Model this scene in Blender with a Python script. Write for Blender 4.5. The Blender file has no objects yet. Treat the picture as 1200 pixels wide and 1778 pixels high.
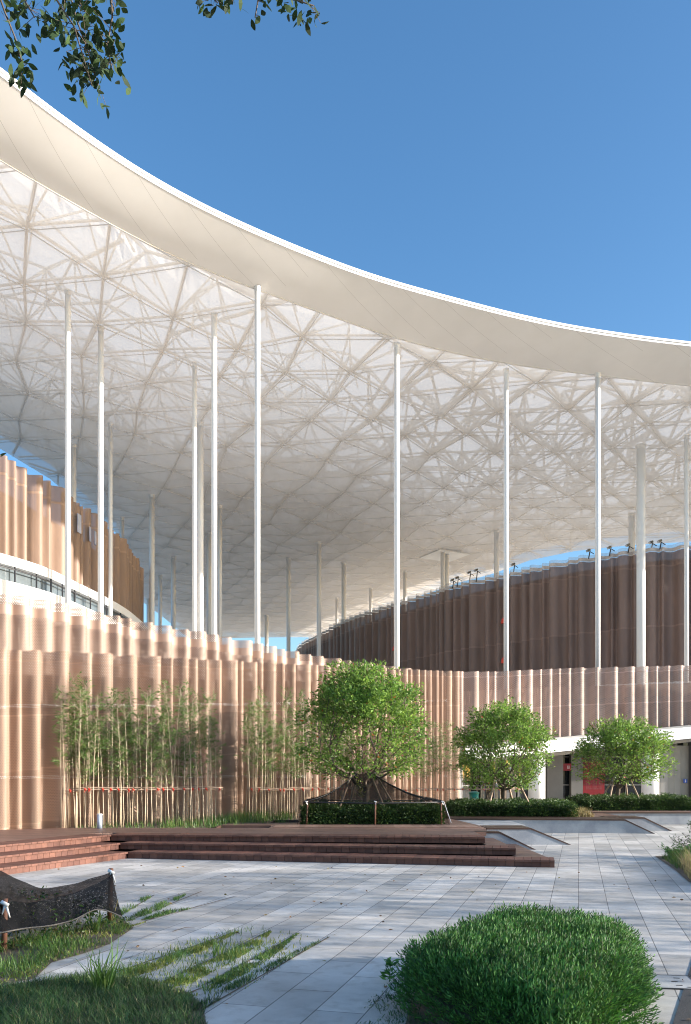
import bpy, math, random
from mathutils import Vector, noise
random.seed(7)
R = random.random
U = random.uniform
PI = math.pi
F = 1500.0; CX = 600.0; HY = 1345.0; CZ = 1.6
C = bpy.context.scene.collection
SUN = Vector((1.0, -0.15, 0.0)).normalized()
ELEV = math.radians(14.5)

def P(px, py, Y): return Vector(((px-CX)/F*Y, Y, CZ+(HY-py)/F*Y))
def G(px, py, z=0.0):
    Y = (CZ-z)*F/(py-HY); return ((px-CX)/F*Y, Y)

# ------------------------------------------------------------------ mesh helper
class MB:
    def __init__(s): s.v = []; s.f = []; s.uv = None; s.mi = []
    def add(s, vs, fs, m=0):
        o = len(s.v); s.v.extend([tuple(p) for p in vs])
        for f in fs: s.f.append(tuple(i+o for i in f)); s.mi.append(m)
    def box(s, c, d, rz=0.0, m=0):
        ca, sa = math.cos(rz), math.sin(rz); vs = []
        for z in (-.5, .5):
            for x, y in ((-.5,-.5),(.5,-.5),(.5,.5),(-.5,.5)):
                X, Y = x*d[0], y*d[1]
                vs.append((c[0]+X*ca-Y*sa, c[1]+X*sa+Y*ca, c[2]+z*d[2]))
        s.add(vs, [(3,2,1,0),(4,5,6,7),(0,1,5,4),(1,2,6,5),(2,3,7,6),(3,0,4,7)], m)
    def bar(s, a, b, w, h, m=0):
        a = Vector(a); b = Vector(b); t = (b-a)
        if t.length < 1e-6: return
        t.normalize(); up = Vector((0,0,1)) if abs(t.z) < .95 else Vector((1,0,0))
        n = t.cross(up).normalized(); q = n.cross(t).normalized()
        vs = []
        for p in (a, b):
            for i, j in ((-.5,-.5),(.5,-.5),(.5,.5),(-.5,.5)): vs.append(p+n*(i*w)+q*(j*h))
        s.add(vs, [(3,2,1,0),(4,5,6,7),(0,1,5,4),(1,2,6,5),(2,3,7,6),(3,0,4,7)], m)
    def tube(s, pts, rs, n=6, m=0, caps=True):
        pts = [Vector(p) for p in pts]
        if not isinstance(rs, (list, tuple)): rs = [rs]*len(pts)
        o = len(s.v); prev = None
        for i, p in enumerate(pts):
            t = (pts[min(i+1, len(pts)-1)]-pts[max(i-1, 0)])
            if t.length < 1e-9: t = Vector((0,0,1))
            t.normalize()
            if prev is None:
                a = Vector((1,0,0)) if abs(t.x) < .8 else Vector((0,1,0))
            else: a = prev
            u = (a-t*a.dot(t)); u.normalize(); prev = u; w = t.cross(u)
            for k in range(n):
                an = 2*PI*k/n
                s.v.append(tuple(p+u*(rs[i]*math.cos(an))+w*(rs[i]*math.sin(an))))
        for i in range(len(pts)-1):
            for k in range(n):
                k2 = (k+1) % n
                s.f.append((o+i*n+k, o+i*n+k2, o+(i+1)*n+k2, o+(i+1)*n+k)); s.mi.append(m)
        if caps:
            s.f.append(tuple(o+k for k in reversed(range(n)))); s.mi.append(m)
            e = o+(len(pts)-1)*n
            s.f.append(tuple(e+k for k in range(n))); s.mi.append(m)
    def prism(s, poly, z0, z1, m=0):
        n = len(poly)
        ar = sum(poly[i][0]*poly[(i+1)%n][1]-poly[(i+1)%n][0]*poly[i][1] for i in range(n))
        if ar < 0: poly = list(reversed(poly))
        vs = [(x, y, z0) for x, y in poly]+[(x, y, z1) for x, y in poly]
        fs = [tuple(reversed(range(n))), tuple(range(n, 2*n))]
        for i in range(n): j = (i+1) % n; fs.append((i, j, n+j, n+i))
        s.add(vs, fs, m)
    def xz(s, poly, y0, y1, m=0):     # polygon in XZ extruded in Y (y0 < y1)
        n = len(poly)
        vs = [(x, y0, z) for x, z in poly]+[(x, y1, z) for x, z in poly]
        fs = [tuple(range(n)), tuple(reversed(range(n, 2*n)))]
        for i in range(n): j = (i+1) % n; fs.append((j, i, n+i, n+j))
        s.add(vs, fs, m)
    def leaf(s, p, d, L, W, m=0):
        d = d.normalized(); a = Vector((U(-1,1), U(-1,1), U(-1,1)))
        n = d.cross(a)
        if n.length < 1e-3: n = d.cross(Vector((0,0,1.01)))
        n.normalize(); q = d.cross(n)
        o = len(s.v); mid = p+d*(L*.45)
        s.v.extend([tuple(p), tuple(mid+n*(W*.5)+q*(W*.14)), tuple(p+d*L), tuple(mid-n*(W*.5)+q*(W*.14))])
        s.f.append((o, o+1, o+2)); s.f.append((o, o+2, o+3)); s.mi.extend((m, m))
    def oval(s, p, d, L, W):
        d = d.normalized(); n = d.cross(Vector((U(-1,1), U(-1,1), U(-1,1)))); n.normalize(); q = d.cross(n); o = len(s.v)
        s.v.append(tuple(p))
        for t, w_ in ((.2,.62),(.5,1),(.8,.6)):
            for sg in (1,-1): s.v.append(tuple(p+d*(L*t)+n*(W*.5*w_*sg)+q*(W*.16*w_)))
        s.v.append(tuple(p+d*L)); s.f += [(o,o+1,o+2),(o+1,o+3,o+4,o+2),(o+3,o+5,o+6,o+4),(o+5,o+7,o+6)]; s.mi += [0]*4
    def blade(s, p, d, L, W, bend=.35):
        side = Vector((U(-1,1), U(-1,1), 0)); 
        if side.length < .01: side = Vector((1,0,0))
        side.normalize(); f = Vector((side.y, -side.x, 0))
        o = len(s.v); p = Vector(p); m1 = p+d*(L*.55)+f*(L*bend*.25); t = p+d*(L*.95)+f*(L*bend)
        s.v.extend([tuple(p-side*W*.5), tuple(p+side*W*.5), tuple(m1+side*W*.4), tuple(m1-side*W*.4), tuple(t)])
        s.f.append((o, o+1, o+2, o+3)); s.f.append((o+3, o+2, o+4)); s.mi.extend((0, 0))
    def mesh(s, name, mats, smooth=False):
        me = bpy.data.meshes.new(name); me.from_pydata(s.v, [], s.f)
        for m in (mats if isinstance(mats, (list, tuple)) else [mats]): me.materials.append(m)
        if any(s.mi): me.polygons.foreach_set('material_index', s.mi)
        if smooth: me.polygons.foreach_set('use_smooth', [True]*len(s.f))
        if s.uv:
            l = me.uv_layers.new(name='UVMap'); d = []
            for f in s.f:
                for i in f: d.extend(s.uv[i])
            l.data.foreach_set('uv', d)
        me.update(); return me
    def build(s, name, mats, parent=None, smooth=False):
        o = bpy.data.objects.new(name, s.mesh(name, mats, smooth)); C.objects.link(o)
        if parent: o.parent = parent
        return o

def tag(o, label=None, cat=None, group=None, kind=None):
    if label: o['label'] = label
    if cat: o['category'] = cat
    if group: o['group'] = group
    if kind: o['kind'] = kind
    return o
def thing(name, label, cat, loc=(0,0,0), group=None):
    o = bpy.data.objects.new(name, None); C.objects.link(o); o.location = loc
    o.empty_display_size = .2
    return tag(o, label, cat, group)
def put(name, me, parent, loc=(0,0,0)):
    o = bpy.data.objects.new(name, me); C.objects.link(o); o.parent = parent; o.location = loc; return o

def inpoly(x, y, poly):
    c = False; n = len(poly); j = n-1
    for i in range(n):
        xi, yi = poly[i]; xj, yj = poly[j]
        if (yi > y) != (yj > y) and x < (xj-xi)*(y-yi)/(yj-yi)+xi: c = not c
        j = i
    return c
def edist(x, y, poly):
    d = 1e9; n = len(poly)
    for i in range(n):
        ax, ay = poly[i]; bx, by = poly[(i+1) % n]
        vx, vy = bx-ax, by-ay; L = vx*vx+vy*vy
        t = max(0, min(1, ((x-ax)*vx+(y-ay)*vy)/L)) if L else 0
        d = min(d, math.hypot(x-ax-vx*t, y-ay-vy*t))
    return d
def rpoly(poly, n):
    xs = [p[0] for p in poly]; ys = [p[1] for p in poly]; out = []
    while len(out) < n:
        x, y = U(min(xs), max(xs)), U(min(ys), max(ys))
        if inpoly(x, y, poly): out.append((x, y))
    return out
def spline(pts, per=8):     # Catmull-Rom through tuples of any length
    out = []; n = len(pts)
    for i in range(n-1):
        p0, p1, p2, p3 = pts[max(i-1,0)], pts[i], pts[i+1], pts[min(i+2,n-1)]
        for k in range(per):
            t = k/per
            out.append(tuple(.5*(2*b+(c-a)*t+(2*a-5*b+4*c-d)*t*t+(3*b-a-3*c+d)*t**3) for a, b, c, d in zip(p0, p1, p2, p3)))
    out.append(tuple(pts[-1])); return out

# ------------------------------------------------------------------ materials
def mat(name):
    m = bpy.data.materials.new(name); m.use_nodes = True
    nt = m.node_tree; b = nt.nodes['Principled BSDF']; return m, nt, b, nt.nodes['Material Output']
def N(nt, t, **kw):
    n = nt.nodes.new(t)
    for k, v in kw.items():
        if k.startswith('i_'):
            n.inputs[int(k[2:]) if k[2:].isdigit() else k[2:].replace('_', ' ')].default_value = v
        else: setattr(n, k, v)
    return n
def math_(nt, op, a, b=None, c=None):
    n = nt.nodes.new('ShaderNodeMath'); n.operation = op
    for i, x in enumerate((a, b, c)):
        if x is None: continue
        if hasattr(x, 'node'): nt.links.new(x, n.inputs[i])
        else: n.inputs[i].default_value = x
    return n.outputs[0]
def ramp(nt, fac, stops):
    r = nt.nodes.new('ShaderNodeValToRGB'); e = r.color_ramp.elements
    while len(e) < len(stops): e.new(.5)
    for el, (p, c) in zip(e, stops): el.position = p; el.color = (*c, 1) if len(c) == 3 else c
    nt.links.new(fac, r.inputs[0]); return r.outputs[0]
def pos(nt, scale=(1,1,1), rz=0):
    g = nt.nodes.new('ShaderNodeNewGeometry'); mp = nt.nodes.new('ShaderNodeMapping')
    mp.inputs['Scale'].default_value = scale; mp.inputs['Rotation'].default_value = (0, 0, rz)
    nt.links.new(g.outputs['Position'], mp.inputs['Vector']); return mp.outputs[0]
def noise_(nt, vec, scale, detail=4, rough=.6):
    n = N(nt, 'ShaderNodeTexNoise'); n.inputs['Scale'].default_value = scale; n.inputs['Detail'].default_value = detail
    n.inputs['Roughness'].default_value = rough
    nt.links.new(vec, n.inputs['Vector']); return n.outputs['Fac']
def bump(nt, b, h, strength=.3, dist=.02):
    n = N(nt, 'ShaderNodeBump'); n.inputs['Strength'].default_value = strength; n.inputs['Distance'].default_value = dist
    nt.links.new(h, n.inputs['Height']); nt.links.new(n.outputs[0], b.inputs['Normal'])

def plain(name, col, rough=.6, var=.12, scale=3, metal=0, spec=.5, bmp=0):
    m, nt, b, o = mat(name)
    v = pos(nt); f = noise_(nt, v, scale)
    lo = tuple(c*(1-var) for c in col); hi = tuple(min(1, c*(1+var)) for c in col)
    nt.links.new(ramp(nt, f, [(.3, lo), (.7, hi)]), b.inputs['Base Color'])
    b.inputs['Roughness'].default_value = rough; b.inputs['Metallic'].default_value = metal
    b.inputs['Specular IOR Level'].default_value = spec
    if bmp: bump(nt, b, noise_(nt, v, scale*8), bmp, .01)
    return m
def leafmat(name, cols, trans=.35, rough=.45, vs=3.0, lo=.62, hi=1.45):
    m, nt, b, o = mat(name)
    g = N(nt, 'ShaderNodeNewGeometry')
    c = ramp(nt, g.outputs['Random Per Island'], cols)
    f = noise_(nt, pos(nt), vs, 3, .6); mp = N(nt, 'ShaderNodeMapRange'); nt.links.new(f, mp.inputs[0])
    for i, v in zip((1, 2, 3, 4), (.32, .68, lo, hi)): mp.inputs[i].default_value = v
    h0 = N(nt, 'ShaderNodeHueSaturation'); nt.links.new(mp.outputs[0], h0.inputs['Value']); nt.links.new(c, h0.inputs['Color']); c = h0.outputs[0]
    nt.links.new(c, b.inputs['Base Color']); b.inputs['Roughness'].default_value = rough
    t = N(nt, 'ShaderNodeBsdfTranslucent'); mx = N(nt, 'ShaderNodeMixShader'); mx.inputs[0].default_value = trans
    hs = N(nt, 'ShaderNodeHueSaturation'); hs.inputs['Value'].default_value = 1.5; hs.inputs['Hue'].default_value = .485
    nt.links.new(c, hs.inputs['Color']); nt.links.new(hs.outputs[0], t.inputs['Color'])
    nt.links.new(b.outputs[0], mx.inputs[1]); nt.links.new(t.outputs[0], mx.inputs[2]); nt.links.new(mx.outputs[0], o.inputs[0])
    return m
def boards(name, a, bcol, rough=.6):
    m, nt, b, o = mat(name)
    g = N(nt, 'ShaderNodeNewGeometry'); c = ramp(nt, g.outputs['Random Per Island'], [(0, a), (1, bcol)])
    v = pos(nt, (1, 1, 1)); f = noise_(nt, v, 9, 6)
    mx = N(nt, 'ShaderNodeMix', data_type='RGBA', blend_type='MULTIPLY'); mx.inputs[0].default_value = 1
    nt.links.new(c, mx.inputs[6]); nt.links.new(ramp(nt, f, [(.25, (.7,.7,.7)), (.75, (1.15,1.15,1.15))]), mx.inputs[7])
    nt.links.new(mx.outputs[2], b.inputs['Base Color']); b.inputs['Roughness'].default_value = rough
    bump(nt, b, noise_(nt, v, 60, 3), .25, .004)
    return m

def screen_mat(name, col, hole=(.05, .036), hs=.31, uniform=None, seams=1.25, top=.22, rough=.55, metal=.0, backc=None):
    m, nt, b, o = mat(name)
    uv = N(nt, 'ShaderNodeUVMap'); sp = N(nt, 'ShaderNodeSeparateXYZ'); nt.links.new(uv.outputs[0], sp.inputs[0])
    u, v = sp.outputs[0], sp.outputs[1]
    gp = pos(nt, (1, 1, .25)); f = noise_(nt, gp, 1.3)
    bx = math_(nt, 'FLOOR', math_(nt, 'DIVIDE', math_(nt, 'ADD', v, seams-top), seams))
    wn = N(nt, 'ShaderNodeTexWhiteNoise', noise_dimensions='2D'); cb = N(nt, 'ShaderNodeCombineXYZ')
    nt.links.new(math_(nt, 'FLOOR', math_(nt, 'DIVIDE', u, 1.1)), cb.inputs[0]); nt.links.new(bx, cb.inputs[1])
    nt.links.new(cb.outputs[0], wn.inputs[0])
    mixf = math_(nt, 'ADD', math_(nt, 'MULTIPLY', f, .7), math_(nt, 'MULTIPLY', wn.outputs[0], .3))
    c = ramp(nt, mixf, [(.25, tuple(x*.74 for x in col)), (.75, tuple(min(1, x*1.18) for x in col))])
    fr = math_(nt, 'FRACT', math_(nt, 'DIVIDE', math_(nt, 'ADD', v, seams-top), seams))
    seam = math_(nt, 'LESS_THAN', fr, .028)
    mx = N(nt, 'ShaderNodeMix', data_type='RGBA'); nt.links.new(math_(nt, 'MULTIPLY', seam, .5), mx.inputs[0])
    nt.links.new(c, mx.inputs[6]); mx.inputs[7].default_value = tuple(min(1, x*1.3) for x in col)+(1,)
    nt.links.new(mx.outputs[2], b.inputs['Base Color'])
    b.inputs['Roughness'].default_value = rough; b.inputs['Metallic'].default_value = metal
    t = N(nt, 'ShaderNodeBsdfTransparent'); ms = N(nt, 'ShaderNodeMixShader')
    if uniform is None:
        row = math_(nt, 'FLOOR', math_(nt, 'DIVIDE', v, hole[1]))
        off = math_(nt, 'MULTIPLY', math_(nt, 'MODULO', row, 2.0), .5)
        cu = math_(nt, 'SUBTRACT', math_(nt, 'FRACT', math_(nt, 'ADD', math_(nt, 'DIVIDE', u, hole[0]), off)), .5)
        cv = math_(nt, 'SUBTRACT', math_(nt, 'FRACT', math_(nt, 'DIVIDE', v, hole[1])), .5)
        cv = math_(nt, 'MULTIPLY', cv, 1.25)
        d = math_(nt, 'ADD', math_(nt, 'MULTIPLY', cu, cu), math_(nt, 'MULTIPLY', cv, cv))
        h = math_(nt, 'LESS_THAN', d, hs*hs)
        h = math_(nt, 'MULTIPLY', h, math_(nt, 'SUBTRACT', 1.0, seam))
        nt.links.new(h, ms.inputs[0])
    else:
        nt.links.new(math_(nt, 'MULTIPLY', math_(nt, 'SUBTRACT', 1.0, seam), uniform), ms.inputs[0])
    nt.links.new(b.outputs[0], ms.inputs[1]); nt.links.new(t.outputs[0], ms.inputs[2]); nt.links.new(ms.outputs[0], o.inputs[0])
    return m

def netmat(name, col, a=.35, sp=.0):
    m, nt, b, o = mat(name)
    v = pos(nt); f = noise_(nt, v, 55, 2, .7); f2 = noise_(nt, v, 4, 3)
    b.inputs['Base Color'].default_value = (*col, 1); b.inputs['Roughness'].default_value = .6; b.inputs['Specular IOR Level'].default_value = .1
    t = N(nt, 'ShaderNodeBsdfTransparent'); ms = N(nt, 'ShaderNodeMixShader')
    h = math_(nt, 'MULTIPLY', math_(nt, 'GREATER_THAN', math_(nt, 'ADD', f, math_(nt, 'MULTIPLY', f2, .2)), .70), sp)
    h = math_(nt, 'MAXIMUM', h, math_(nt, 'MULTIPLY', math_(nt, 'ADD', f2, .5), a))
    nt.links.new(h, ms.inputs[0]); nt.links.new(b.outputs[0], ms.inputs[1]); nt.links.new(t.outputs[0], ms.inputs[2]); nt.links.new(ms.outputs[0], o.inputs[0])
    return m

def paving_mat():
    m, nt, b, o = mat('granite_paving')
    v = pos(nt, (1,1,1), -math.radians(90-15.1))
    br = N(nt, 'ShaderNodeTexBrick'); nt.links.new(v, br.inputs['Vector'])
    br.offset = .5; br.inputs['Scale'].default_value = 1
    br.inputs['Brick Width'].default_value = 1.02; br.inputs['Row Height'].default_value = .345
    br.inputs['Mortar Size'].default_value = .0045; br.inputs['Mortar Smooth'].default_value = .1
    br.inputs['Color1'].default_value = (.49, .475, .45, 1); br.inputs['Color2'].default_value = (.74, .71, .665, 1)
    br.inputs['Mortar'].default_value = (.16, .155, .15, 1)
    p = pos(nt); f = noise_(nt, p, 260, 2, .8); f2 = noise_(nt, p, .9, 5); f3 = noise_(nt, p, 6, 5)
    mx = N(nt, 'ShaderNodeMix', data_type='RGBA', blend_type='MULTIPLY'); mx.inputs[0].default_value = 1
    nt.links.new(br.outputs['Color'], mx.inputs[6]); nt.links.new(ramp(nt, f, [(.3, (.72,.72,.72)), (.65, (1.12,1.12,1.12))]), mx.inputs[7])
    m2 = N(nt, 'ShaderNodeMix', data_type='RGBA', blend_type='MULTIPLY'); m2.inputs[0].default_value = 1
    nt.links.new(mx.outputs[2], m2.inputs[6]); nt.links.new(ramp(nt, f2, [(.3, (.72,.70,.67)), (.62, (1.08,1.07,1.05))]), m2.inputs[7])
    m3 = N(nt, 'ShaderNodeMix', data_type='RGBA', blend_type='MULTIPLY'); m3.inputs[0].default_value = 1
    nt.links.new(m2.outputs[2], m3.inputs[6]); nt.links.new(ramp(nt, f3, [(.28, (.8,.78,.75)), (.5, (1.02,1.02,1.02))]), m3.inputs[7])
    nt.links.new(m3.outputs[2], b.inputs['Base Color'])
    b.inputs['Roughness'].default_value = .62; b.inputs['Specular IOR Level'].default_value = .4
    h = math_(nt, 'SUBTRACT', math_(nt, 'MULTIPLY', f, .15), br.outputs['Fac'])
    bump(nt, b, h, .4, .003)
    return m
def granite(name, c1, c2):
    m, nt, b, o = mat(name); p = pos(nt)
    f = noise_(nt, p, 180, 2, .8); f2 = noise_(nt, p, 2.2, 5)
    mx = N(nt, 'ShaderNodeMix', data_type='RGBA', blend_type='MULTIPLY'); mx.inputs[0].default_value = 1
    nt.links.new(ramp(nt, f, [(.35, c1), (.62, c2)]), mx.inputs[6]); nt.links.new(ramp(nt, f2, [(.35, (.72,.73,.76)), (.6, (1,1,1))]), mx.inputs[7])
    nt.links.new(mx.outputs[2], b.inputs['Base Color']); b.inputs['Roughness'].default_value = .6
    return m
def deck_mat(name, ang, col, w=.14):
    m, nt, b, o = mat(name); v = pos(nt, (1,1,1), ang)
    br = N(nt, 'ShaderNodeTexBrick'); nt.links.new(v, br.inputs['Vector']); br.offset = .37
    br.inputs['Scale'].default_value = 1; br.inputs['Brick Width'].default_value = 2.2; br.inputs['Row Height'].default_value = w
    br.inputs['Mortar Size'].default_value = .005; br.inputs['Color1'].default_value = (*[c*.8 for c in col], 1)
    br.inputs['Color2'].default_value = (*[c*1.2 for c in col], 1); br.inputs['Mortar'].default_value = (.02,.012,.01,1)
    p = pos(nt); f = noise_(nt, p, 7, 6)
    mx = N(nt, 'ShaderNodeMix', data_type='RGBA', blend_type='MULTIPLY'); mx.inputs[0].default_value = 1
    nt.links.new(br.outputs['Color'], mx.inputs[6]); nt.links.new(ramp(nt, f, [(.3, (.75,.75,.76)), (.7, (1.15,1.15,1.12))]), mx.inputs[7])
    nt.links.new(mx.outputs[2], b.inputs['Base Color']); b.inputs['Roughness'].default_value = .5
    bump(nt, b, math_(nt, 'SUBTRACT', noise_(nt, p, 50), br.outputs['Fac']), .3, .004)
    return m

def membrane_mat():
    m, nt, b, o = mat('perforated_soffit_membrane')
    b.inputs['Base Color'].default_value = (.86, .825, .77, 1); b.inputs['Roughness'].default_value = .38
    p = pos(nt, (.6, .9, 1), .5); w = noise_(nt, p, .35, 6, .62)
    uv = pos(nt, (.25, .05, 1), .6); w2 = noise_(nt, uv, 2.2, 4)
    bump(nt, b, math_(nt, 'ADD', w, math_(nt, 'MULTIPLY', w2, .5)), .55, .5)
    tl = N(nt, 'ShaderNodeBsdfTranslucent'); tl.inputs[0].default_value = (.90,.84,.76,1)
    m1 = N(nt, 'ShaderNodeMixShader'); m1.inputs[0].default_value = .5
    nt.links.new(b.outputs[0], m1.inputs[1]); nt.links.new(tl.outputs[0], m1.inputs[2])
    t = N(nt, 'ShaderNodeBsdfTransparent'); ms = N(nt, 'ShaderNodeMixShader')
    lw = N(nt, 'ShaderNodeLayerWeight'); lw.inputs[0].default_value = .5
    # perforations through a sheet of real thickness close up at a grazing angle, as any perforated sheet's do
    fac = math_(nt, 'MULTIPLY', math_(nt, 'POWER', math_(nt, 'SUBTRACT', 1.0, lw.outputs['Facing']), .55), MEM_T)
    nt.links.new(fac, ms.inputs[0]); nt.links.new(m1.outputs[0], ms.inputs[1]); nt.links.new(t.outputs[0], ms.inputs[2]); nt.links.new(ms.outputs[0], o.inputs[0])
    return m
MEM_T = .51
def cover_mat(f=.75):
    m, nt, b, o = mat('translucent_roof_cover')
    b.inputs['Base Color'].default_value = (.85, .84, .82, 1)
    tl = N(nt, 'ShaderNodeBsdfTranslucent'); tl.inputs[0].default_value = (.95,.93,.89,1)
    ms = N(nt, 'ShaderNodeMixShader'); ms.inputs[0].default_value = f
    nt.links.new(b.outputs[0], ms.inputs[1]); nt.links.new(tl.outputs[0], ms.inputs[2]); nt.links.new(ms.outputs[0], o.inputs[0])
    return m
def fascia_mat():
    m, nt, b, o = mat('fascia_panels')
    uv = N(nt, 'ShaderNodeUVMap'); sp = N(nt, 'ShaderNodeSeparateXYZ'); nt.links.new(uv.outputs[0], sp.inputs[0])
    u, v = sp.outputs[0], sp.outputs[1]
    uu = math_(nt, 'ADD', u, math_(nt, 'MULTIPLY', v, 0.9))
    seg = math_(nt, 'FLOOR', math_(nt, 'DIVIDE', uu, 2.6))
    wn = N(nt, 'ShaderNodeTexWhiteNoise', noise_dimensions='1D'); nt.links.new(seg, wn.inputs['W'])
    l = math_(nt, 'LESS_THAN', math_(nt, 'FRACT', math_(nt, 'DIVIDE', uu, 2.6)), .009)
    l = math_(nt, 'MULTIPLY', l, math_(nt, 'GREATER_THAN', math_(nt, 'ADD', math_(nt, 'MULTIPLY', v, .25), wn.outputs[0]), .62))
    p = pos(nt); f = noise_(nt, p, .5, 5)
    c = ramp(nt, f, [(.3, (.85,.84,.815)), (.7, (.91,.90,.88))])
    mx = N(nt, 'ShaderNodeMix', data_type='RGBA'); nt.links.new(math_(nt, 'MULTIPLY', l, .7), mx.inputs[0]); nt.links.new(c, mx.inputs[6]); mx.inputs[7].default_value = (.35,.33,.31,1)
    nt.links.new(mx.outputs[2], b.inputs['Base Color']); b.inputs['Roughness'].default_value = .4
    return m
def glass_mat(name, col, rough=.06):
    m, nt, b, o = mat(name); p = pos(nt); f = noise_(nt, p, .7, 3)
    nt.links.new(ramp(nt, f, [(.3, col), (.7, tuple(c*1.6 for c in col))]), b.inputs['Base Color'])
    b.inputs['Roughness'].default_value = rough; b.inputs['Specular IOR Level'].default_value = .8; return m

M = {}
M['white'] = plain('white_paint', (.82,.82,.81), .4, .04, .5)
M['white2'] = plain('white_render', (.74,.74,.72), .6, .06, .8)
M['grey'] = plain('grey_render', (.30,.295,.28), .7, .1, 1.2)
M['backlight'] = plain('tan_backing', (.38,.29,.235), .8, .1, 1)
M['backing'] = plain('brown_backing', (.27,.20,.155), .8, .1, 1)
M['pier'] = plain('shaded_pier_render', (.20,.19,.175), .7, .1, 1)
M['panel'] = plain('beige_panel', (.30,.285,.25), .55, .08, 1)
M['frame'] = plain('dark_metal', (.05,.05,.055), .4, .1, 3)
M['fascia_seam'] = plain('pale_seam_strip', (.78,.76,.73), .5, .03, .5)
M['steel'] = plain('painted_steel', (.70,.66,.60), .5, .08, .4)
M['floor'] = plain('podium_concrete', (.60,.54,.47), .8, .1, .4)
M['soil'] = plain('soil', (.17,.125,.085), .95, .35, 5, bmp=.6)
M['ground'] = plain('ground_earth', (.16,.15,.11), .95, .2, .3)
M['asphalt'] = plain('asphalt', (.05,.052,.058), .85, .3, 90, bmp=.5)
M['paving'] = paving_mat()
M['granite'] = granite('granite_cladding', (.27,.29,.32), (.42,.44,.47))
M['palegranite'] = granite('pale_granite', (.42,.43,.43), (.58,.58,.57))
M['board'] = boards('timber_step_boards', (.12,.046,.032), (.21,.088,.058))
M['sboard'] = boards('sunlit_side_boards', (.26,.11,.065), (.40,.18,.11))  # unused; sunlit orange of the step boards put into the colour
M['lightboard'] = boards('timber_boards', (.19,.115,.085), (.30,.185,.14))
M['deck'] = deck_mat('deck_boards', math.radians(13.3), (.22,.125,.095))
M['coping'] = plain('dark_timber_edge', (.07,.035,.025), .5, .2, 6)
M['bark'] = plain('bark', (.13,.10,.075), .85, .3, 14, bmp=.6)
M['culm'] = boards('bamboo_culm', (.46,.38,.24), (.66,.52,.38), .45)
M['pole'] = plain('debarked_pole', (.42,.30,.22), .7, .25, 9)
M['darkpole'] = plain('brown_stake', (.17,.075,.045), .7, .25, 9)
M['tie'] = plain('white_tie', (.8,.8,.8), .6, .05, 9)
M['redtie'] = plain('red_tie', (.7,.06,.03), .6, .1, 9)
M['red'] = plain('red_banner', (.26,.012,.018), .45, .08, 2)
M['print'] = plain('white_print', (.75,.7,.7), .6, .1, 9)
M['dimprint'] = plain('faded_print', (.30,.14,.14), .6, .2, 9)
M['blue'] = plain('blue_sign', (.04,.09,.35), .4, .1, 9)
M['bin'] = plain('green_plastic', (.03,.25,.18), .4, .1, 5)
M['bollard'] = plain('pale_blue_metal', (.45,.52,.62), .35, .05, 5)
M['black'] = plain('black_housing', (.03,.03,.032), .4, .1, 9)
M['lens'] = plain('lamp_glass', (.5,.52,.55), .1, .05, 9)
M['hem'] = plain('net_hem', (.12,.11,.10), .7, .2, 30)
M['glass'] = glass_mat('dark_glass', (.012,.016,.02))
M['glassb'] = glass_mat('balcony_glass', (.10,.12,.13), .15)
M['glasst'] = glass_mat('teal_glass', (.10,.17,.16), .12)
M['pane'] = glass_mat('sky_pane', (.35,.38,.48), .12)
M['parapet'] = screen_mat('clear_parapet', (.50,.46,.45), uniform=.62, seams=9)
M['screenA'] = screen_mat('plaza_screen_metal', (.385,.255,.18))
M['screenB'] = screen_mat('upper_screen_metal', (.44,.315,.245), hs=.33, seams=9, top=.25)
M['screenC'] = screen_mat('overhang_screen_metal', (.49,.36,.30), hole=(.06,.045), hs=.33, seams=1.6)
M['screenD'] = screen_mat('shaded_hall_screen_metal', (.23,.155,.13), uniform=.05, seams=4.2, top=.9)  # darker than the other screens: canopy shade is put into the base colour
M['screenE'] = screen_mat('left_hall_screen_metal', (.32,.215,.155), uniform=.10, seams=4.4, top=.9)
M['membrane'] = membrane_mat(); M['cover'] = cover_mat(); M['cover1'] = cover_mat(.45); M['cover2'] = cover_mat(.16); M['fascia'] = fascia_mat()
M['netb'] = netmat('black_shade_net', (.009,.009,.010), .05, .28)
M['netb2'] = netmat('sheer_black_net', (.018,.017,.017), .42)
M['leafT'] = leafmat('tree_leaves', [(0,(.055,.12,.02)), (.5,(.13,.25,.04)), (.93,(.25,.40,.08)), (.985,(.18,.28,.06)), (1,(.5,.12,.03))], .38)
M['leafT'].node_tree.nodes
M['leafB'] = leafmat('bamboo_leaves', [(0,(.06,.13,.03)), (.6,(.11,.21,.05)), (1,(.20,.28,.08))], .35)
M['leafH'] = leafmat('hedge_leaves', [(0,(.02,.05,.012)), (.6,(.045,.095,.02)), (1,(.09,.15,.035))], .25)
M['leafP'] = leafmat('podocarpus_leaves', [(0,(.022,.085,.014)), (.6,(.05,.175,.028)), (1,(.12,.29,.05))], .22, .62, 5.0, .65, 1.45)
M['leafO'] = leafmat('shaded_overhang_leaves', [(0,(.012,.03,.008)), (.7,(.022,.055,.012)), (1,(.05,.10,.02))], .08, .8)  # leaf colour lowered to paint in shade where the sun would strike
M['grass'] = leafmat('grass_blades', [(0,(.04,.10,.02)), (.6,(.075,.17,.03)), (1,(.17,.24,.06))], .3)
M['dgrass'] = leafmat('deep_grass', [(0,(.03,.075,.02)), (.7,(.06,.13,.035)), (.9,(.11,.18,.05)), (1,(.25,.22,.10))], .25, .5, 4.0, .5, 1.6)
M['ygreen'] = leafmat('stonecrop', [(0,(.12,.16,.03)), (.6,(.22,.26,.05)), (1,(.32,.33,.08))], .3)
M['dry'] = leafmat('dry_stalks', [(0,(.16,.12,.05)), (.5,(.30,.25,.11)), (1,(.38,.33,.14))], .3)
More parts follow.
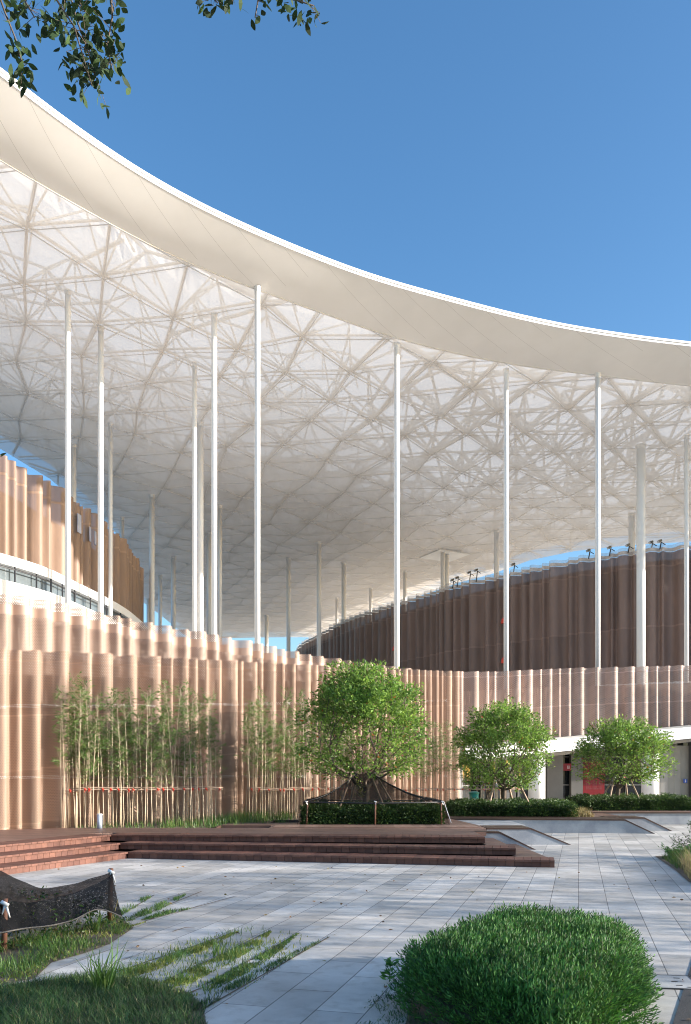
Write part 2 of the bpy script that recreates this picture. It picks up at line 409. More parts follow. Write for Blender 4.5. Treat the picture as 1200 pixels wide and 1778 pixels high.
M['litter'] = leafmat('dry_leaves', [(0,(.10,.05,.02)), (.6,(.22,.12,.04)), (1,(.16,.18,.05))], .1)
M['core'] = plain('hedge_dark_core', (.02,.028,.012), .9, .4, 20)  # solid near-black fill; shade between the leaves is put into its colour

# ------------------------------------------------------------------ ground
b = MB(); b.add([(-700,-300,-.02),(700,-300,-.02),(700,1100,-.02),(-700,1100,-.02)], [(0,1,2,3)])
tag(b.build('ground', M['ground']), kind='structure')
b = MB(); b.add([(-22,-8,0),(42,-8,0),(42,52,0),(-22,52,0)], [(0,1,2,3)])
tag(b.build('paving', M['paving']), kind='structure')
b = MB(); b.add([(2.10,5.54,.006),(1.0,3.0,.006),(0.4,-6,.006),(14,-6,.006),(14,9.7,.006),(4.05,9.7,.006)], [(0,1,2,3,4,5)])
tag(b.build('asphalt_path', M['asphalt']), kind='structure')

# ------------------------------------------------------------------ wall paths
# plaza screen: pixel x -> depth, top pixel y
def key(px, Y, py): p = P(px, py, Y); return (p.x, Y, p.z)
WA = spline([key(-260,16.6,1122), key(-130,18,1124), key(0,19.3,1128), key(125,20.9,1133), key(250,22.5,1140), key(400,25.5,1148), key(540,29,1155), key(720,35,1163), key(795,38.2,1166)], 10)
WC = spline([key(795,38.2,1166), key(860,40.2,1166), key(930,41.8,1163), key(1000,43,1160), key(1100,44,1158), key(1200,44.6,1155), key(1400,45,1150), key(1800,45,1140)], 10)
WB = spline([key(-260,18.8,1010), key(-130,20.3,1022), key(0,22,1032), key(50,22.7,1037), key(150,24.3,1058), key(250,26,1080), key(400,29,1108), key(500,31.5,1130), key(600,34,1147), key(740,37.5,1165), key(800,39.6,1172)], 10)

def corrugate(path, hw, amp, rnd, n=7):
    """path: list (x,y,z..) -> samples (u, x, y, extras) waving about the path"""
    random.seed(rnd)
    L = [0.0]
    for a, b_ in zip(path, path[1:]): L.append(L[-1]+math.hypot(b_[0]-a[0], b_[1]-a[1]))
    def at(s):
        s = max(0, min(s, L[-1]-1e-6)); i = 0
        lo, hi = 0, len(L)-2
        while lo < hi:
            mid = (lo+hi+1)//2
            if L[mid] <= s: lo = mid
            else: hi = mid-1
        i = lo; t = (s-L[i])/(L[i+1]-L[i]); a, c = path[i], path[i+1]
        pt = [a[k]+(c[k]-a[k])*t for k in range(len(a))]
        tx, ty = c[0]-a[0], c[1]-a[1]; l = math.hypot(tx, ty)
        return pt, (ty/l, -tx/l)
    out = []; s = 0; sgn = 1
    while s < L[-1]:
        w = random.choice(hw); A = amp*min(1.25, w/hw[-2])*random.uniform(.8, 1.1)
        for k in range(n):
            t = k/n; off = sgn*A*(math.sin(PI*t)**.6)
            pt, nn = at(s+w*t)
            out.append((s+w*t+off*.4, pt[0]+nn[0]*off, pt[1]+nn[1]*off, pt[2:]))
        s += w; sgn = -sgn
    return out

def sheet(smp, zb, zt, name, m, parent):
    b = MB(); b.uv = []
    for u, x, y, ex in smp:
        z0, z1 = zb(x, y, ex), zt(x, y, ex)
        b.v += [(x, y, z0), (x, y, z1)]; b.uv += [(u, z1-z0), (u, 0.0)]
    for i in range(len(smp)-1): b.f.append((2*i, 2*i+2, 2*i+3, 2*i+1)); b.mi.append(0)
    return b.build(name, m, parent, True)
def offpath(path, d):
    out = []
    for i, p in enumerate(path):
        a, c = path[max(i-1,0)], path[min(i+1,len(path)-1)]; tx, ty = c[0]-a[0], c[1]-a[1]; l = math.hypot(tx, ty) or 1
        out.append((p[0]+ty/l*d, p[1]-tx/l*d)+tuple(p[2:]))
    return out
def ribbon(path, z0, z1, name, m, parent):
    b = MB()
    for p in path: b.v += [(p[0], p[1], z0(p) if callable(z0) else z0), (p[0], p[1], z1(p) if callable(z1) else z1)]
    for i in range(len(path)-1): b.f.append((2*i, 2*i+2, 2*i+3, 2*i+1)); b.mi.append(0)
    return b.build(name, m, parent)
def band(b, path, d0, d1, z0, z1):
    """solid band following path between offsets d0,d1 and heights z0,z1 (numbers or functions of the point)"""
    A, B = offpath(path, d0), offpath(path, d1); o = len(b.v)
    for p, q in zip(A, B):
        a0 = z0(p) if callable(z0) else z0; a1 = z1(p) if callable(z1) else z1
        b.v += [(p[0],p[1],a0),(q[0],q[1],a0),(q[0],q[1],a1),(p[0],p[1],a1)]
    for i in range(len(A)-1):
        k = o+4*i
        for j in range(4):
            j2 = (j+1) % 4; b.f.append((k+j, k+j2, k+4+j2, k+4+j)); b.mi.append(0)
    e = o+4*(len(A)-1); b.f += [(o,o+3,o+2,o+1), (e,e+1,e+2,e+3)]; b.mi += [0,0]

T = thing('plaza_screen_wall', 'tan perforated corrugated screen wall standing directly behind the bamboo', 'wall', (WA[0][0], WA[0][1], 0))
def child(o, T): o.location = -T.location; return o
sw = sheet(corrugate(WA, [.18,.25,.31,.40], .205, 3), lambda x,y,e: .02, lambda x,y,e: e[0], 'perforated_screen', M['screenA'], T); child(sw, T)
child(ribbon(offpath(WA, -.75), 0, lambda p: p[2]-.5, 'backing_wall', M['backing'], T), T)
b = MB(); band(b, WA, -.5, -.42, lambda p: p[2]-1.3, lambda p: p[2]-1.22); band(b, WA, -.5, -.42, 1.5, 1.58); child(b.build('rail', M['white2'], T), T)

T = thing('upper_screen_wall', 'pale sheer corrugated screen wall rising just above and behind the plaza screen', 'wall', (WB[0][0], WB[0][1], 0))
child(sheet(corrugate(WB, [.22,.3,.38,.5], .19, 11), lambda x,y,e: 2.6, lambda x,y,e: e[0], 'perforated_screen', M['screenB'], T), T)
child(ribbon(offpath(WB, -.6), 0, lambda p: p[2]-.3, 'backing_wall', M['backlight'], T), T)

# podium terrace under the canopy
poly = [(p[0], p[1]) for p in offpath(WB, -1.3)]+[(p[0], p[1]) for p in offpath(WC, -5.5)[20:]]+[(60,110),(20,160),(-60,160),(-70,20)]
b = MB(); b.add([(x, y, 5.2) for x, y in poly], [tuple(range(len(poly)))])
tag(b.build('terrace', M['floor']), kind='structure')

# ------------------------------------------------------------------ entrance building on the right
T = thing('entrance_building', 'white ground floor entrance building under the overhanging pinkish screen, behind the two right trees', 'building', (12, 45, 0))
sb = lambda x,y: 2.9+min(1.35, max(0, (x-5)*.1))     # screen foot height
child(sheet(corrugate(WC, [.24,.32,.42,.55], .22, 21), lambda x,y,e: sb(x,y), lambda x,y,e: e[0], 'perforated_screen', M['screenC'], T), T)
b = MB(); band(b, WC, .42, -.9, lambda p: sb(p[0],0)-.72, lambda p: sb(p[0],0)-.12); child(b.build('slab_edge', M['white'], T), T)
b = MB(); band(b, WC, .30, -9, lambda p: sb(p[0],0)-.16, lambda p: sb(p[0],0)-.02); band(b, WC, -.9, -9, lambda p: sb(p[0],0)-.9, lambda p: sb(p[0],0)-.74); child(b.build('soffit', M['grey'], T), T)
bw = ribbon(offpath(WC, -1.3), lambda p: sb(p[0],0), lambda p: p[2]-.8, 'wall', M['backing'], T); child(bw, T)
for i in range(6, 60, 5):
    b = MB()
    p = offpath(WC, -1.26)[min(i, len(WC)-1)]; q = offpath(WC, -1.26)[min(i+3, len(WC)-1)]
    b.bar((p[0],p[1],p[2]-2.2), (q[0],q[1],q[2]-2.2), .06, 1.5)
    child(b.build('window', M['glassb'], T), T)
def cyl(b, x, y, r, z0, z1, n=28): b.tube([(x,y,z0),(x,y,z1)], [r, r], n)
for px, w, Y in ((932,29,42.6),(1129,30,44.3)):
    x = (px-CX)/F*Y; b = MB(); cyl(b, x, Y, w/2/F*Y, 0, sb(x,0)-.5)
    child(b.build('column', M['white'], T, True), T)
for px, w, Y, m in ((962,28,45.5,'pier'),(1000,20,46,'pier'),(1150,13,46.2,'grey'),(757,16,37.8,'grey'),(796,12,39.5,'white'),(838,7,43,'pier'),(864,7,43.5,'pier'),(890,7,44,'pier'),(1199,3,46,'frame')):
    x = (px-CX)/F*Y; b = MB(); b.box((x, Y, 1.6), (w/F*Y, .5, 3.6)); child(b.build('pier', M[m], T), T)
gl = [(c[0], c[1]) for c in [((755-CX)/F*38.4, 38.4), ((800-CX)/F*42.5,42.5), ((960-CX)/F*46.3,46.3), (40,47.6)]]
child(ribbon([g+(0,) for g in gl], .1, 4.0, 'glazing', M['glass'], T), T)
b = MB()
for i in range(3):
    a, c = gl[i], gl[i+1]; n = int(math.hypot(c[0]-a[0], c[1]-a[1])/1.3)
    for k in range(n+1):
        t = k/max(n,1); x, y = a[0]+(c[0]-a[0])*t, a[1]+(c[1]-a[1])*t-.06
        b.box((x, y, 1.7), (.06, .08, 3.3))
    for z in (.12, 1.05, 2.55): b.bar((a[0],a[1]-.06,z), (c[0],c[1]-.06,z), .05, .06)
child(b.build('mullion', M['grey'], T), T)
child(ribbon([(g[0], g[1]-.02, 0) for g in gl[:2]], .2, 1.0, 'lower_glazing', M['glasst'], T), T)
b = MB(); Y = 46.2; x0, x1 = (1157-CX)/F*Y, (1197-CX)/F*Y
b.box(((x0+x1)/2, Y, 1.65), (x1-x0, .12, 3.0)); 
for t in (.33, .62, .88): b.box((x0+(x1-x0)*t, Y-.07, 1.65), (.025, .02, 3.0))
child(b.build('door_panel', M['panel'], T), T)
# signs on it
Y = 46.0; T = thing('red_poster', 'tall dark red information poster with rows of pale lettering by the entrance', 'poster', ((1031-CX)/F*Y, Y, 0))
x0, x1, z0, z1 = (1014-CX)/F*Y, (1051-CX)/F*Y, .2, 2.3; w = x1-x0
b = MB(); b.box((0, 0, (z0+z1)/2), (w, .05, z1-z0)); b.build('board', M['red'], T)
b = MB()
def row(x, z, l, h): 
    k = x
    while k < x+l: 
        g = U(.03, .07); b.box((k+g/2, -.03, z), (g, .012, h)); k += g+.025
random.seed(5)
for i, c in enumerate('VISIT'): pass
b.bar((-w*.32,-.03,1.50), (-w*.27,-.03,1.38), .012, .03); b.bar((-w*.22,-.03,1.50), (-w*.27,-.03,1.38), .012, .03)
row(-w*.12, 1.44, .28, .05); row(w*.18, 1.44, .3, .05)
for z in (1.26, 1.15, 1.05, .94, .84): row(-w*.36, z, .25, .035); row(-w*.06, z, .22, .035); row(w*.22, z, .2, .035)
b.build('lettering', M['dimprint'], T)
Y = 45.7; T = thing('red_sign', 'small red hanging sign with a pale character above the narrow dark doorway', 'sign', ((984-CX)/F*Y, Y, 0))
b = MB(); b.box((0,0,CZ+(HY-1332)/F*Y), (.46,.05,.38)); b.build('board', M['red'], T)
b = MB(); z = CZ+(HY-1332)/F*Y
for dz in (-.06, 0, .06): b.box((.08,-.03,z+dz), (.13,.012,.02))
b.box((.05,-.033,z), (.02,.012,.15)); b.box((.12,-.033,z), (.02,.012,.15)); b.build('lettering', M['print'], T)
Y = 45.95; T = thing('door_sign', 'small square blue sign with a white figure on the beige door panel', 'sign', ((1190-CX)/F*Y, Y, 0)); z = CZ+(HY-1356)/F*Y
b = MB(); b.box((0,0,z), (.2,.03,.22)); b.build('board', M['blue'], T)
b = MB(); b.box((0,-.02,z-.02), (.04,.01,.11)); b.box((0,-.02,z+.06), (.035,.01,.035)); b.build('lettering', M['print'], T)
Y = 31; x = (823-CX)/F*Y; T = thing('litter_bin', 'green plastic bin standing behind the bamboo rail left of the middle tree', 'bin', (x, Y, .3))
b = MB(); b.tube([(0,0,0),(0,0,.62)], [.13,.17], 14); b.build('body', M['bin'], T, True)
b = MB(); b.tube([(0,0,.62),(0,0,.66),(0,0,.70)], [.19,.19,.1], 14); b.build('lid', M['bin'], T)

# ------------------------------------------------------------------ auditoria
HL = spline([(-30,30,18.2),(-22.5,38,18.2),(-18,45,18.2),(-16.75,50.3,18.2),(-15.9,60,18.2),(-17.2,72,18.2),(-22,82,18.2),(-30,90,18.2)], 12)
T = thing('left_hall', 'left auditorium drum, its tan corrugated screen half sunlit, with a white glazed gallery below', 'building', (-22, 60, 0))
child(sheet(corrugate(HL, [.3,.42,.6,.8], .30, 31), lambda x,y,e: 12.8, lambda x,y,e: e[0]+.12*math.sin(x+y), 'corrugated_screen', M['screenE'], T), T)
child(ribbon(offpath(HL, -1.2), 5, 16.9, 'wall', M['grey'], T), T)
b = MB(); band(b, HL, 1.1, -1.0, 12.3, 12.8); child(b.build('upper_beam', M['white'], T), T)
child(ribbon(offpath(HL, .75), 11.35, 12.3, 'gallery_glazing', M['glassb'], T), T)
b = MB(); band(b, HL, 1.6, -1.0, 10.3, 11.35); child(b.build('gallery_slab', M['white'], T), T)
b = MB(); pp = offpath(HL, 1.05)
for p in pp[::3]: b.box((p[0],p[1],11.85), (.07,.07,1.0))
for z in (12.15,): 
    for p, q in zip(pp, pp[1:]): b.bar((p[0],p[1],z), (q[0],q[1],z), .05, .05)
child(b.build('railing', M['frame'], T), T)
pp = offpath(HL, .33)
for (px, y0, y1, w) in ((137,893,925,12),(158,915,940,5),(166,923,946,5)):
    best = min(pp, key=lambda p: abs(CX+p[0]/p[1]*F-px)+ (0 if 40 < p[1] < 75 else 1e6)); Y = best[1]
    i = pp.index(best); q = pp[i+1]; tx, ty = q[0]-best[0], q[1]-best[1]; l = math.hypot(tx, ty); tx /= l; ty /= l; hw = w/F*Y*1.2
    z0, z1 = CZ+(HY-y1)/F*Y, CZ+(HY-y0)/F*Y
    b = MB(); b.bar((best[0]-tx*hw/2, best[1]-ty*hw/2, (z0+z1)/2), (best[0]+tx*hw/2, best[1]+ty*hw/2, (z0+z1)/2), .06, z1-z0); child(b.build('window', M['pane'], T), T)

HR = spline([(-6,122,17.6),(-6.2,112,17.6),(-5,104,17.6),(-2.5,96,17.6),(1.15,86,17.6),(5.2,78.7,17.6),(9.5,71.6,17.6),(12.7,68,17.6),(16.8,63.5,17.6),(20.3,61,17.6),(24,59.4,17.6),(33,58,17.6),(44,59,17.6)], 12)
T = thing('right_hall', 'right auditorium drum wrapped in dark brown corrugated screen, in shade under the canopy', 'building', (18, 80, 0))
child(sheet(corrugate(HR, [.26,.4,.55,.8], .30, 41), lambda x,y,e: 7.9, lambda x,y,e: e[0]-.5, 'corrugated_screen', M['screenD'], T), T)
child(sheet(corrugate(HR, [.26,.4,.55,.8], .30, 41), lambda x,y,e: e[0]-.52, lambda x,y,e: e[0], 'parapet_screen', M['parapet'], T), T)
child(ribbon(offpath(HR, -1.3), 5, 16.8, 'wall', M['grey'], T), T)
b = MB(); band(b, HR, 1.4, -1.0, 7.2, 7.9); child(b.build('base_slab', M['white'], T), T)

def flood(i, px, py, lab):
    best = min(HR, key=lambda p: abs(CX+p[0]/p[1]*F-px)); x, Y = (px-CX)/F*best[1], best[1]
    z = CZ+(HY-py)/F*Y
    T = thing('floodlight', lab, 'floodlight', (x, Y-.3, 17.2), 'black floodlights along the rim of the right hall')
    dz = max(.45, z-17.2)
    b = MB(); b.bar((0,0,0), (.1,0,dz-.1), .07, .07); b.bar((.1,0,dz-.1), (.35,-.1,dz-.3), .05, .05); b.build('arm', M['black'], T)
    b = MB(); b.bar((-.16,-.18,dz-.12), (.08,.0,dz+.03), .18, .15); b.build('housing', M['black'], T)
    b = MB(); b.bar((-.176,-.192,dz-.129), (-.165,-.184,dz-.124), .15, .12); b.build('lens', M['lens'], T)
FL = [(785,1008,'black floodlight on the hall rim, leftmost of all, beside a paired one'),(793,1004,'black floodlight second from the left on the hall rim'),
 (814,995,'black floodlight on the hall rim, left one of the middle pair'),(826,991,'black floodlight on the hall rim, right one of the middle pair, nearest the column'),
 (890,981,'single black floodlight on the rim just right of the column over the middle tree'),(1020,957,'black floodlight on the rim just left of the column above the right tree'),
 (1056,952,'black floodlight between the slim column and the thick column on the hall rim'),(1088,948,'black floodlight just left of the thick white column'),
 (1128,943,'black floodlight just right of the thick white column'),(1143,941,'rightmost black floodlight on the hall rim')]
for i, (px, py, l) in enumerate(FL): flood(i, px, py, l)
for px, py, l in ((871,1078,'small red warning lamp high on the dark hall screen, upper of two by the column'),(871,1147,'small red warning lamp low on the dark hall screen, lower of two'),(684,1126,'small red warning lamp on the dark hall left of the big-tree column')):
    best = min(offpath(HR, .45), key=lambda p: abs(CX+p[0]/p[1]*F-px)); x, Y = best[0], best[1]
    T = thing('warning_lamp', l, 'lamp', (x, Y, CZ+(HY-py)/F*Y)); b = MB(); b.tube([(0,0,-.2),(0,0,.1),(0,0,.25)], [.2,.14,.03], 8); b.build('shade', M['redtie'], T)
    b = MB(); b.box((0,.12,-.02), (.08,.2,.08)); b.build('bracket', M['black'], T)

# ------------------------------------------------------------------ canopy roof
def edgept(px, py, h): Y = h*F/(HY-py); return ((px-CX)/F*Y, Y)
inn = [edgept(*a, 22.0) for a in ((-900,-480),(-600,-210),(-300,80),(-100,217),(0,278),(80,327),(217,402),(320,462),(445,502),(600,557),(690,592),(780,612),(875,632),(950,642),(1035,650),(1100,660),(1200,671),(1400,690),(1700,705),(2100,715))]
out = [edgept(*a, 22.85) for a in ((-900,-640),(-600,-365),(-300,-115),(-100,56),(0,131),(80,196),(200,281),(300,342),(420,400),(560,456),(640,486),(720,508),(810,532),(890,553),(970,570),(1050,584),(1200,604),(1400,622),(1700,640),(2100,655))]
BK = 1.05
back = [(-45,28),(-36,40),(-29,50),(-25,56),(-23.4,58.5),(-21.9,64),(-20.9,78.5),(-26,108),(-25,139),(-4,139),(3.1,121),(13.0,98.2),(15.7,94.4),(18.9,88.8),(22.7,85.4),(27.6,82.8),(32.4,81.4),(45.5,79.5),(60,75),(75,70)]
inn = spline(inn, 6); out = spline(out, 6)
def smooth_(c, n):
    for _ in range(n): c = [c[0]]+[tuple(.25*a+.5*m_+.25*e for a, m_, e in zip(c[i-1], c[i], c[i+1])) for i in range(1, len(c)-1)]+[c[-1]]
    return c
inn = smooth_(inn, 60); out = smooth_(out, 40)
bk = []
for i in range(len(back)-1):
    for k in range(6): t = k/6; bk.append(tuple(a+(c-a)*t for a, c in zip(back[i], back[i+1])))
bk.append(back[-1])
def sm(t): t = max(0, min(1, t)); return t*t*(3-2*t)
def fy(x):
    for a, c in zip(inn, inn[1:]):
        if a[0] <= x <= c[0]: return a[1]+(c[1]-a[1])*(x-a[0])/(c[0]-a[0]+1e-9)
    return inn[0][1] if x < inn[0][0] else inn[-1][1]
COLS = [
 (118,505,10,'slim sunlit white column, leftmost of all, standing before the left hall'),
 (175,568,10,'slim sunlit white column second from the left, before the shaded edge of the left hall'),
 (192,735,7,'thin white column close to the right of the second tall one, lower at its top'),
 (127,773,11,'white column mostly hidden behind the leftmost one, topping out above the hall screen'),
 (212,897,7,'very short far column over the shaded rim of the left hall'),
 (264,857,9,'grey-white column standing alone just right of the left hall edge'),
 (257,1040,5,'tiny distant column at the foot of the left hall edge'),
 (278,1000,6,'thin distant column just right of the lone grey one, shorter than the next'),
 (301,970,8,'short column between the thin distant one and the middle cluster'),
 (338,628,8,'white column at the left of the tight middle cluster, tall and slim'),
 (348,735,11,'thicker white column touching the right of the tall slim one in the middle cluster'),
 (363,925,8,'grey low column squeezed between the thick one and the tall bright one'),
 (372,545,10,'tallest bright white column of the middle cluster'),
 (382,877,7,'thin white column at the right end of the middle cluster'),
 (447,500,10,'very tall bright white column meeting the roof edge, left of the canopy centre'),
 (463,1067,7,'tiny distant column right beside the very tall central-left column foot'),
 (501,968,7,'thin distant grey column halfway between the roof-edge column and the curved dark hall'),
 (554,937,8,'thin column passing in front of the far left tip of the dark hall'),
 (597,975,8,'short column rising over the left slope of the dark hall'),
 (585,1040,5,'faint tiny column just above the dark hall near its far tip'),
 (644,1025,6,'small far column above the dark hall left of the big-tree column'),
 (689,597,10,'tall white roof-edge column directly behind the big tree'),
 (703,990,6,'small far column peeping just right of the big-tree column'),
 (769,955,8,'left one of a pair of short columns under the square ceiling plate'),
 (776,958,7,'right one of a pair of short columns under the square ceiling plate'),
 (862,925,9,'short grey column left of the roof-edge column above the middle tree'),
 (879,642,9,'tall white roof-edge column above the middle tree'),
 (1038,650,9,'tall white roof-edge column between the middle and right trees'),
 (1097,893,11,'short column just left of the thick white one above the dark hall'),
 (1113,770,15,'thickest white column, standing before the dark hall at right'),
 (1192,755,8,'rightmost slim white column at the picture edge')]
def ceilz(x, y):
    w = sm((y-fy(x)-1)/14)
    z = 23.6+w*(.16*math.sin(x*.21+1.3)*math.sin(y*.13+.4)+.14*math.sin(x*.11-y*.17))
    return z
T = thing('canopy_roof', 'vast white curved canopy roof on slim columns, its pale underside showing a truss lattice', 'roof', (0, 60, 0))
b = MB(); nt_ = 44
for i in range(len(inn)):
    for k in range(nt_+1):
        t = (k/nt_)**1.3; x = inn[i][0]+(bk[i][0]-inn[i][0])*t; y = inn[i][1]+(bk[i][1]-inn[i][1])*t
        b.v.append((x, y, ceilz(x, y)))
for i in range(len(inn)-1):
    for k in range(nt_):
        a = i*(nt_+1)+k; b.f.append((a, a+1, a+nt_+2, a+nt_+1)); b.mi.append(0)
child(b.build('soffit_membrane', M['membrane'], T, True), T)
TOPZ = 26.2
def dist_front(x, y): return y-fy(x)
zones = {}
def zone(k): return zones.setdefault(k, MB())
NC = 26; grid = []
for i in range(len(inn)):
    row_ = []
    for k in range(NC+1):
        t = (k/NC)**1.4; x = out[i][0]+(bk[i][0]*1.07-out[i][0])*t; y = out[i][1]+(bk[i][1]*1.07-out[i][1])*t
        d = math.hypot(x-out[i][0], y-out[i][1]); row_.append((x, y, 24.66+(TOPZ-24.66)*sm(d/8)))
    grid.append(row_)
for i in range(len(inn)-1):
    for k in range(NC):
        q = [grid[i][k], grid[i+1][k], grid[i+1][k+1], grid[i][k+1]]
        d = math.hypot(q[0][0]-grid[i][0][0], q[0][1]-grid[i][0][1]); e_ = 16*sm((q[0][0]+4)/14); z = 0 if d < 17+e_ else (1 if d < 27+e_ else 2)  # cover translucency stepped down by zone, made up to dim the deep ceiling
        zone(z).add(q, [(0,1,2,3)])
for z, m_ in ((0,'cover'),(1,'cover1'),(2,'cover2')): child(zones[z].build('roof_cover', M[m_], T), T)
# fascia with UV
b = MB(); b.uv = []; u = 0
for i in range(len(inn)):
    if i: u += math.hypot(inn[i][0]-inn[i-1][0], inn[i][1]-inn[i-1][1])
    for k in range(5):
        t = k/4; z = 23.6+(24.45-23.6)*(t**1.25)
        b.v.append((inn[i][0]+(out[i][0]-inn[i][0])*t, inn[i][1]+(out[i][1]-inn[i][1])*t, z)); b.uv.append((u, t*3.2))
for i in range(len(inn)-1):
    for k in range(4): a = i*5+k; b.f.append((a, a+1, a+6, a+5)); b.mi.append(0)
child(b.build('fascia', M['fascia'], T, True), T)
b = MB(); o3 = [(x, y) for x, y in out]
band(b, o3, .03, -.14, 24.45, 24.55); band(b, o3, -.02, -.2, 24.55, 24.58); band(b, o3, .06, -.16, 24.58, 24.70)
child(b.build('gutter_rim', M['white'], T), T)
b = MB(); band(b, [(x,y) for x,y in inn], .02, -.04, 23.57, 23.62); child(b.build('edge_trim', M['fascia_seam'], T), T)
# space frame between the membrane and the cover
outline = inn+bk[::-1]
S = 3.9; b = MB(); ca, sa = math.cos(-.148), math.sin(-.148)
def lat(i, j): 
    x, y = (i+.5*(j%2))*S, j*S*.866; return (x*ca-y*sa, 30+x*sa+y*ca)
nodes = {}; alln = {}
for i in range(-32, 36):
    for j in range(-20, 48):
        x, y = lat(i, j); x += U(-.5,.5); y += U(-.5,.5); alln[(i,j)] = (x, y)
        if inpoly(x, y, outline): nodes[(i,j)] = (x, y)
def nb6(i, j):
    o = j % 2; return [(i+1,j), (i+o,j+1), (i-1+o,j+1), (i-1,j), (i-1+o,j-1), (i+o,j-1)]
sb_ = MB()
def follow(bb, p, q, w_, h_, dz):
    for k in range(3):
        m0 = (p[0]+(q[0]-p[0])*k/3, p[1]+(q[1]-p[1])*k/3); m1 = (p[0]+(q[0]-p[0])*(k+1)/3, p[1]+(q[1]-p[1])*(k+1)/3)
        bb.bar((*m0, ceilz(*m0)+dz), (*m1, ceilz(*m1)+dz), w_, h_)
for ij, p in nodes.items():
    for n_, q in enumerate(nb6(*ij)):
        if q in nodes:
            if n_ < 3: follow(b, p, nodes[q], .13, .06, .2); follow(sb_, p, nodes[q], .035, .02, -.012)
        elif q in alln:
            lo_, hi_ = 0.0, 1.0; c = alln[q]
            for _ in range(14):
                m_ = (lo_+hi_)/2
                if inpoly(p[0]+(c[0]-p[0])*m_, p[1]+(c[1]-p[1])*m_, outline): lo_ = m_
                else: hi_ = m_
            c = (p[0]+(c[0]-p[0])*lo_, p[1]+(c[1]-p[1])*lo_)
            follow(b, p, c, .13, .06, .2); follow(sb_, p, c, .035, .02, -.012)
tops = {}
def ztop(x, y): return 24.72+min(1.15, max(0, (y-fy(x))*.16))
for ij, (x, y) in alln.items():
    n3 = nb6(*ij)
    for t, tri in enumerate(((n3[0], n3[1]), (n3[1], n3[2]))):
        if tri[0] in alln and tri[1] in alln:
            ps = [(ij, (x,y)), (tri[0], alln[tri[0]]), (tri[1], alln[tri[1]])]; cx_ = sum(p[1][0] for p in ps)/3; cy_ = sum(p[1][1] for p in ps)/3
            if not inpoly(cx_, cy_, outline): continue
            jx, jy = U(-.6,.6), U(-.6,.6)
            if not inpoly(cx_+jx, cy_+jy, outline): jx = jy = 0
            tp = (cx_+jx, cy_+jy, ztop(cx_+jx, cy_+jy)-U(0,.25)); tops[(*ij,t)] = tp
            for k, p in ps:
                if k in nodes: wd = .065+.085*sm((cx_+2)/10); b.bar((*p, ceilz(*p)+.2), tp, wd, wd)
            if R() < .6: b.bar((cx_,cy_,ceilz(cx_,cy_)+.25), tp, .08, .08)
ks = list(tops.items())
for n, (k, p) in enumerate(ks):
    for k2, q in ks[n+1:]:
        d = math.hypot(p[0]-q[0], p[1]-q[1])
        if d < S*.85 and (d < S*.62 or R() < .5): b.bar(p, q, U(.05,.10)+.09*sm((p[0]+2)/10), .11)
for n, (k, p) in enumerate(ks):
    if R() < (.25 if p[0] < 0 else 1):
        q = ks[random.randrange(len(ks))][1] if False else tops.get((k[0]+random.choice((-1,0,1)), k[1]+random.choice((1,2)), 1-k[2]))
        if q: b.bar((p[0],p[1],p[2]-.5), (q[0],q[1],q[2]-.3), U(.07,.2), .1)
child(sb_.build('soffit_seams', M['fascia_seam'], T), T)
child(b.build('space_frame', M['steel'], T), T)
# ribs lying against the membrane underside where the fascia meets it
for n_, (px, ty, w, lab) in enumerate(COLS):
    Y = 22.0*F/(HY-ty); x = (px-CX)/F*Y; z1 = ceilz(x, Y)+.05; r = w/2/F*Y*.98
    T = thing('canopy_column', lab, 'column', (x, Y, 5.2), 'white columns holding up the canopy')
    b = MB(); h = z1-5.2; b.tube([(0,0,0),(0,0,h*.5),(0,0,h-.25)], [r, r*1.02, r], 20); b.build('shaft', M['white'], T, True)
    b = MB(); b.tube([(0,0,h-.25),(0,0,h-.1),(0,0,h)], [r*1.0, r*1.1, r*1.25], 20); b.build('head', M['white'], T)
    b = MB(); b.tube([(0,0,0),(0,0,.12)], [r*1.5, r*1.5], 20); b.build('base_plate', M['white'], T)
Y = 86; x = (772-CX)/F*Y
b = MB(); b.box((x, Y, ceilz(x, Y)-.14), (3.6, 3.6, .06), .5); o = b.build('ceiling_plate', M['white2']); tag(o, 'flat square ceiling plate under the canopy above the pair of short columns', 'panel')

# ------------------------------------------------------------------ deck and steps
dl = Vector((-1.25, -2.75)).normalized()
steps = [((-4.16,16.5),(3.60,14.85),(3.60,18.38),0,.127), ((-4.45,17.05),(3.12,15.80),(3.12,18.38),.127,.254), ((-4.78,17.6),(2.75,16.9),(2.75,18.38),.254,.38)]
T = thing('timber_deck', 'reddish brown timber deck with three broad steps around the paved plaza', 'deck', (0, 17, 0))
def boardrow(b, a, c, inw, depth, z0, z1, w=.148, over=.02):
    a = Vector(a); c = Vector(c); t = c-a; L = t.length; t /= L; n = Vector(inw); n = (n-t*n.dot(t)).normalized()
    k = 0.0
    while k < L-.02:
        ww = min(w, L-k)-.006; q = a+t*(k+ww/2)
        ang = math.atan2(t.y, t.x); dz = U(-.001,.001)
        # riser plank and its nosing tread
        cc = q+n*(.03); b.box((cc.x, cc.y, (z0+z1-.035)/2), (ww, .03, z1-z0-.037), ang)
        cc = q+n*(depth/2-over); b.box((cc.x, cc.y, z1-.0175+dz), (ww, depth, .034), ang)
        k += w
random.seed(9)
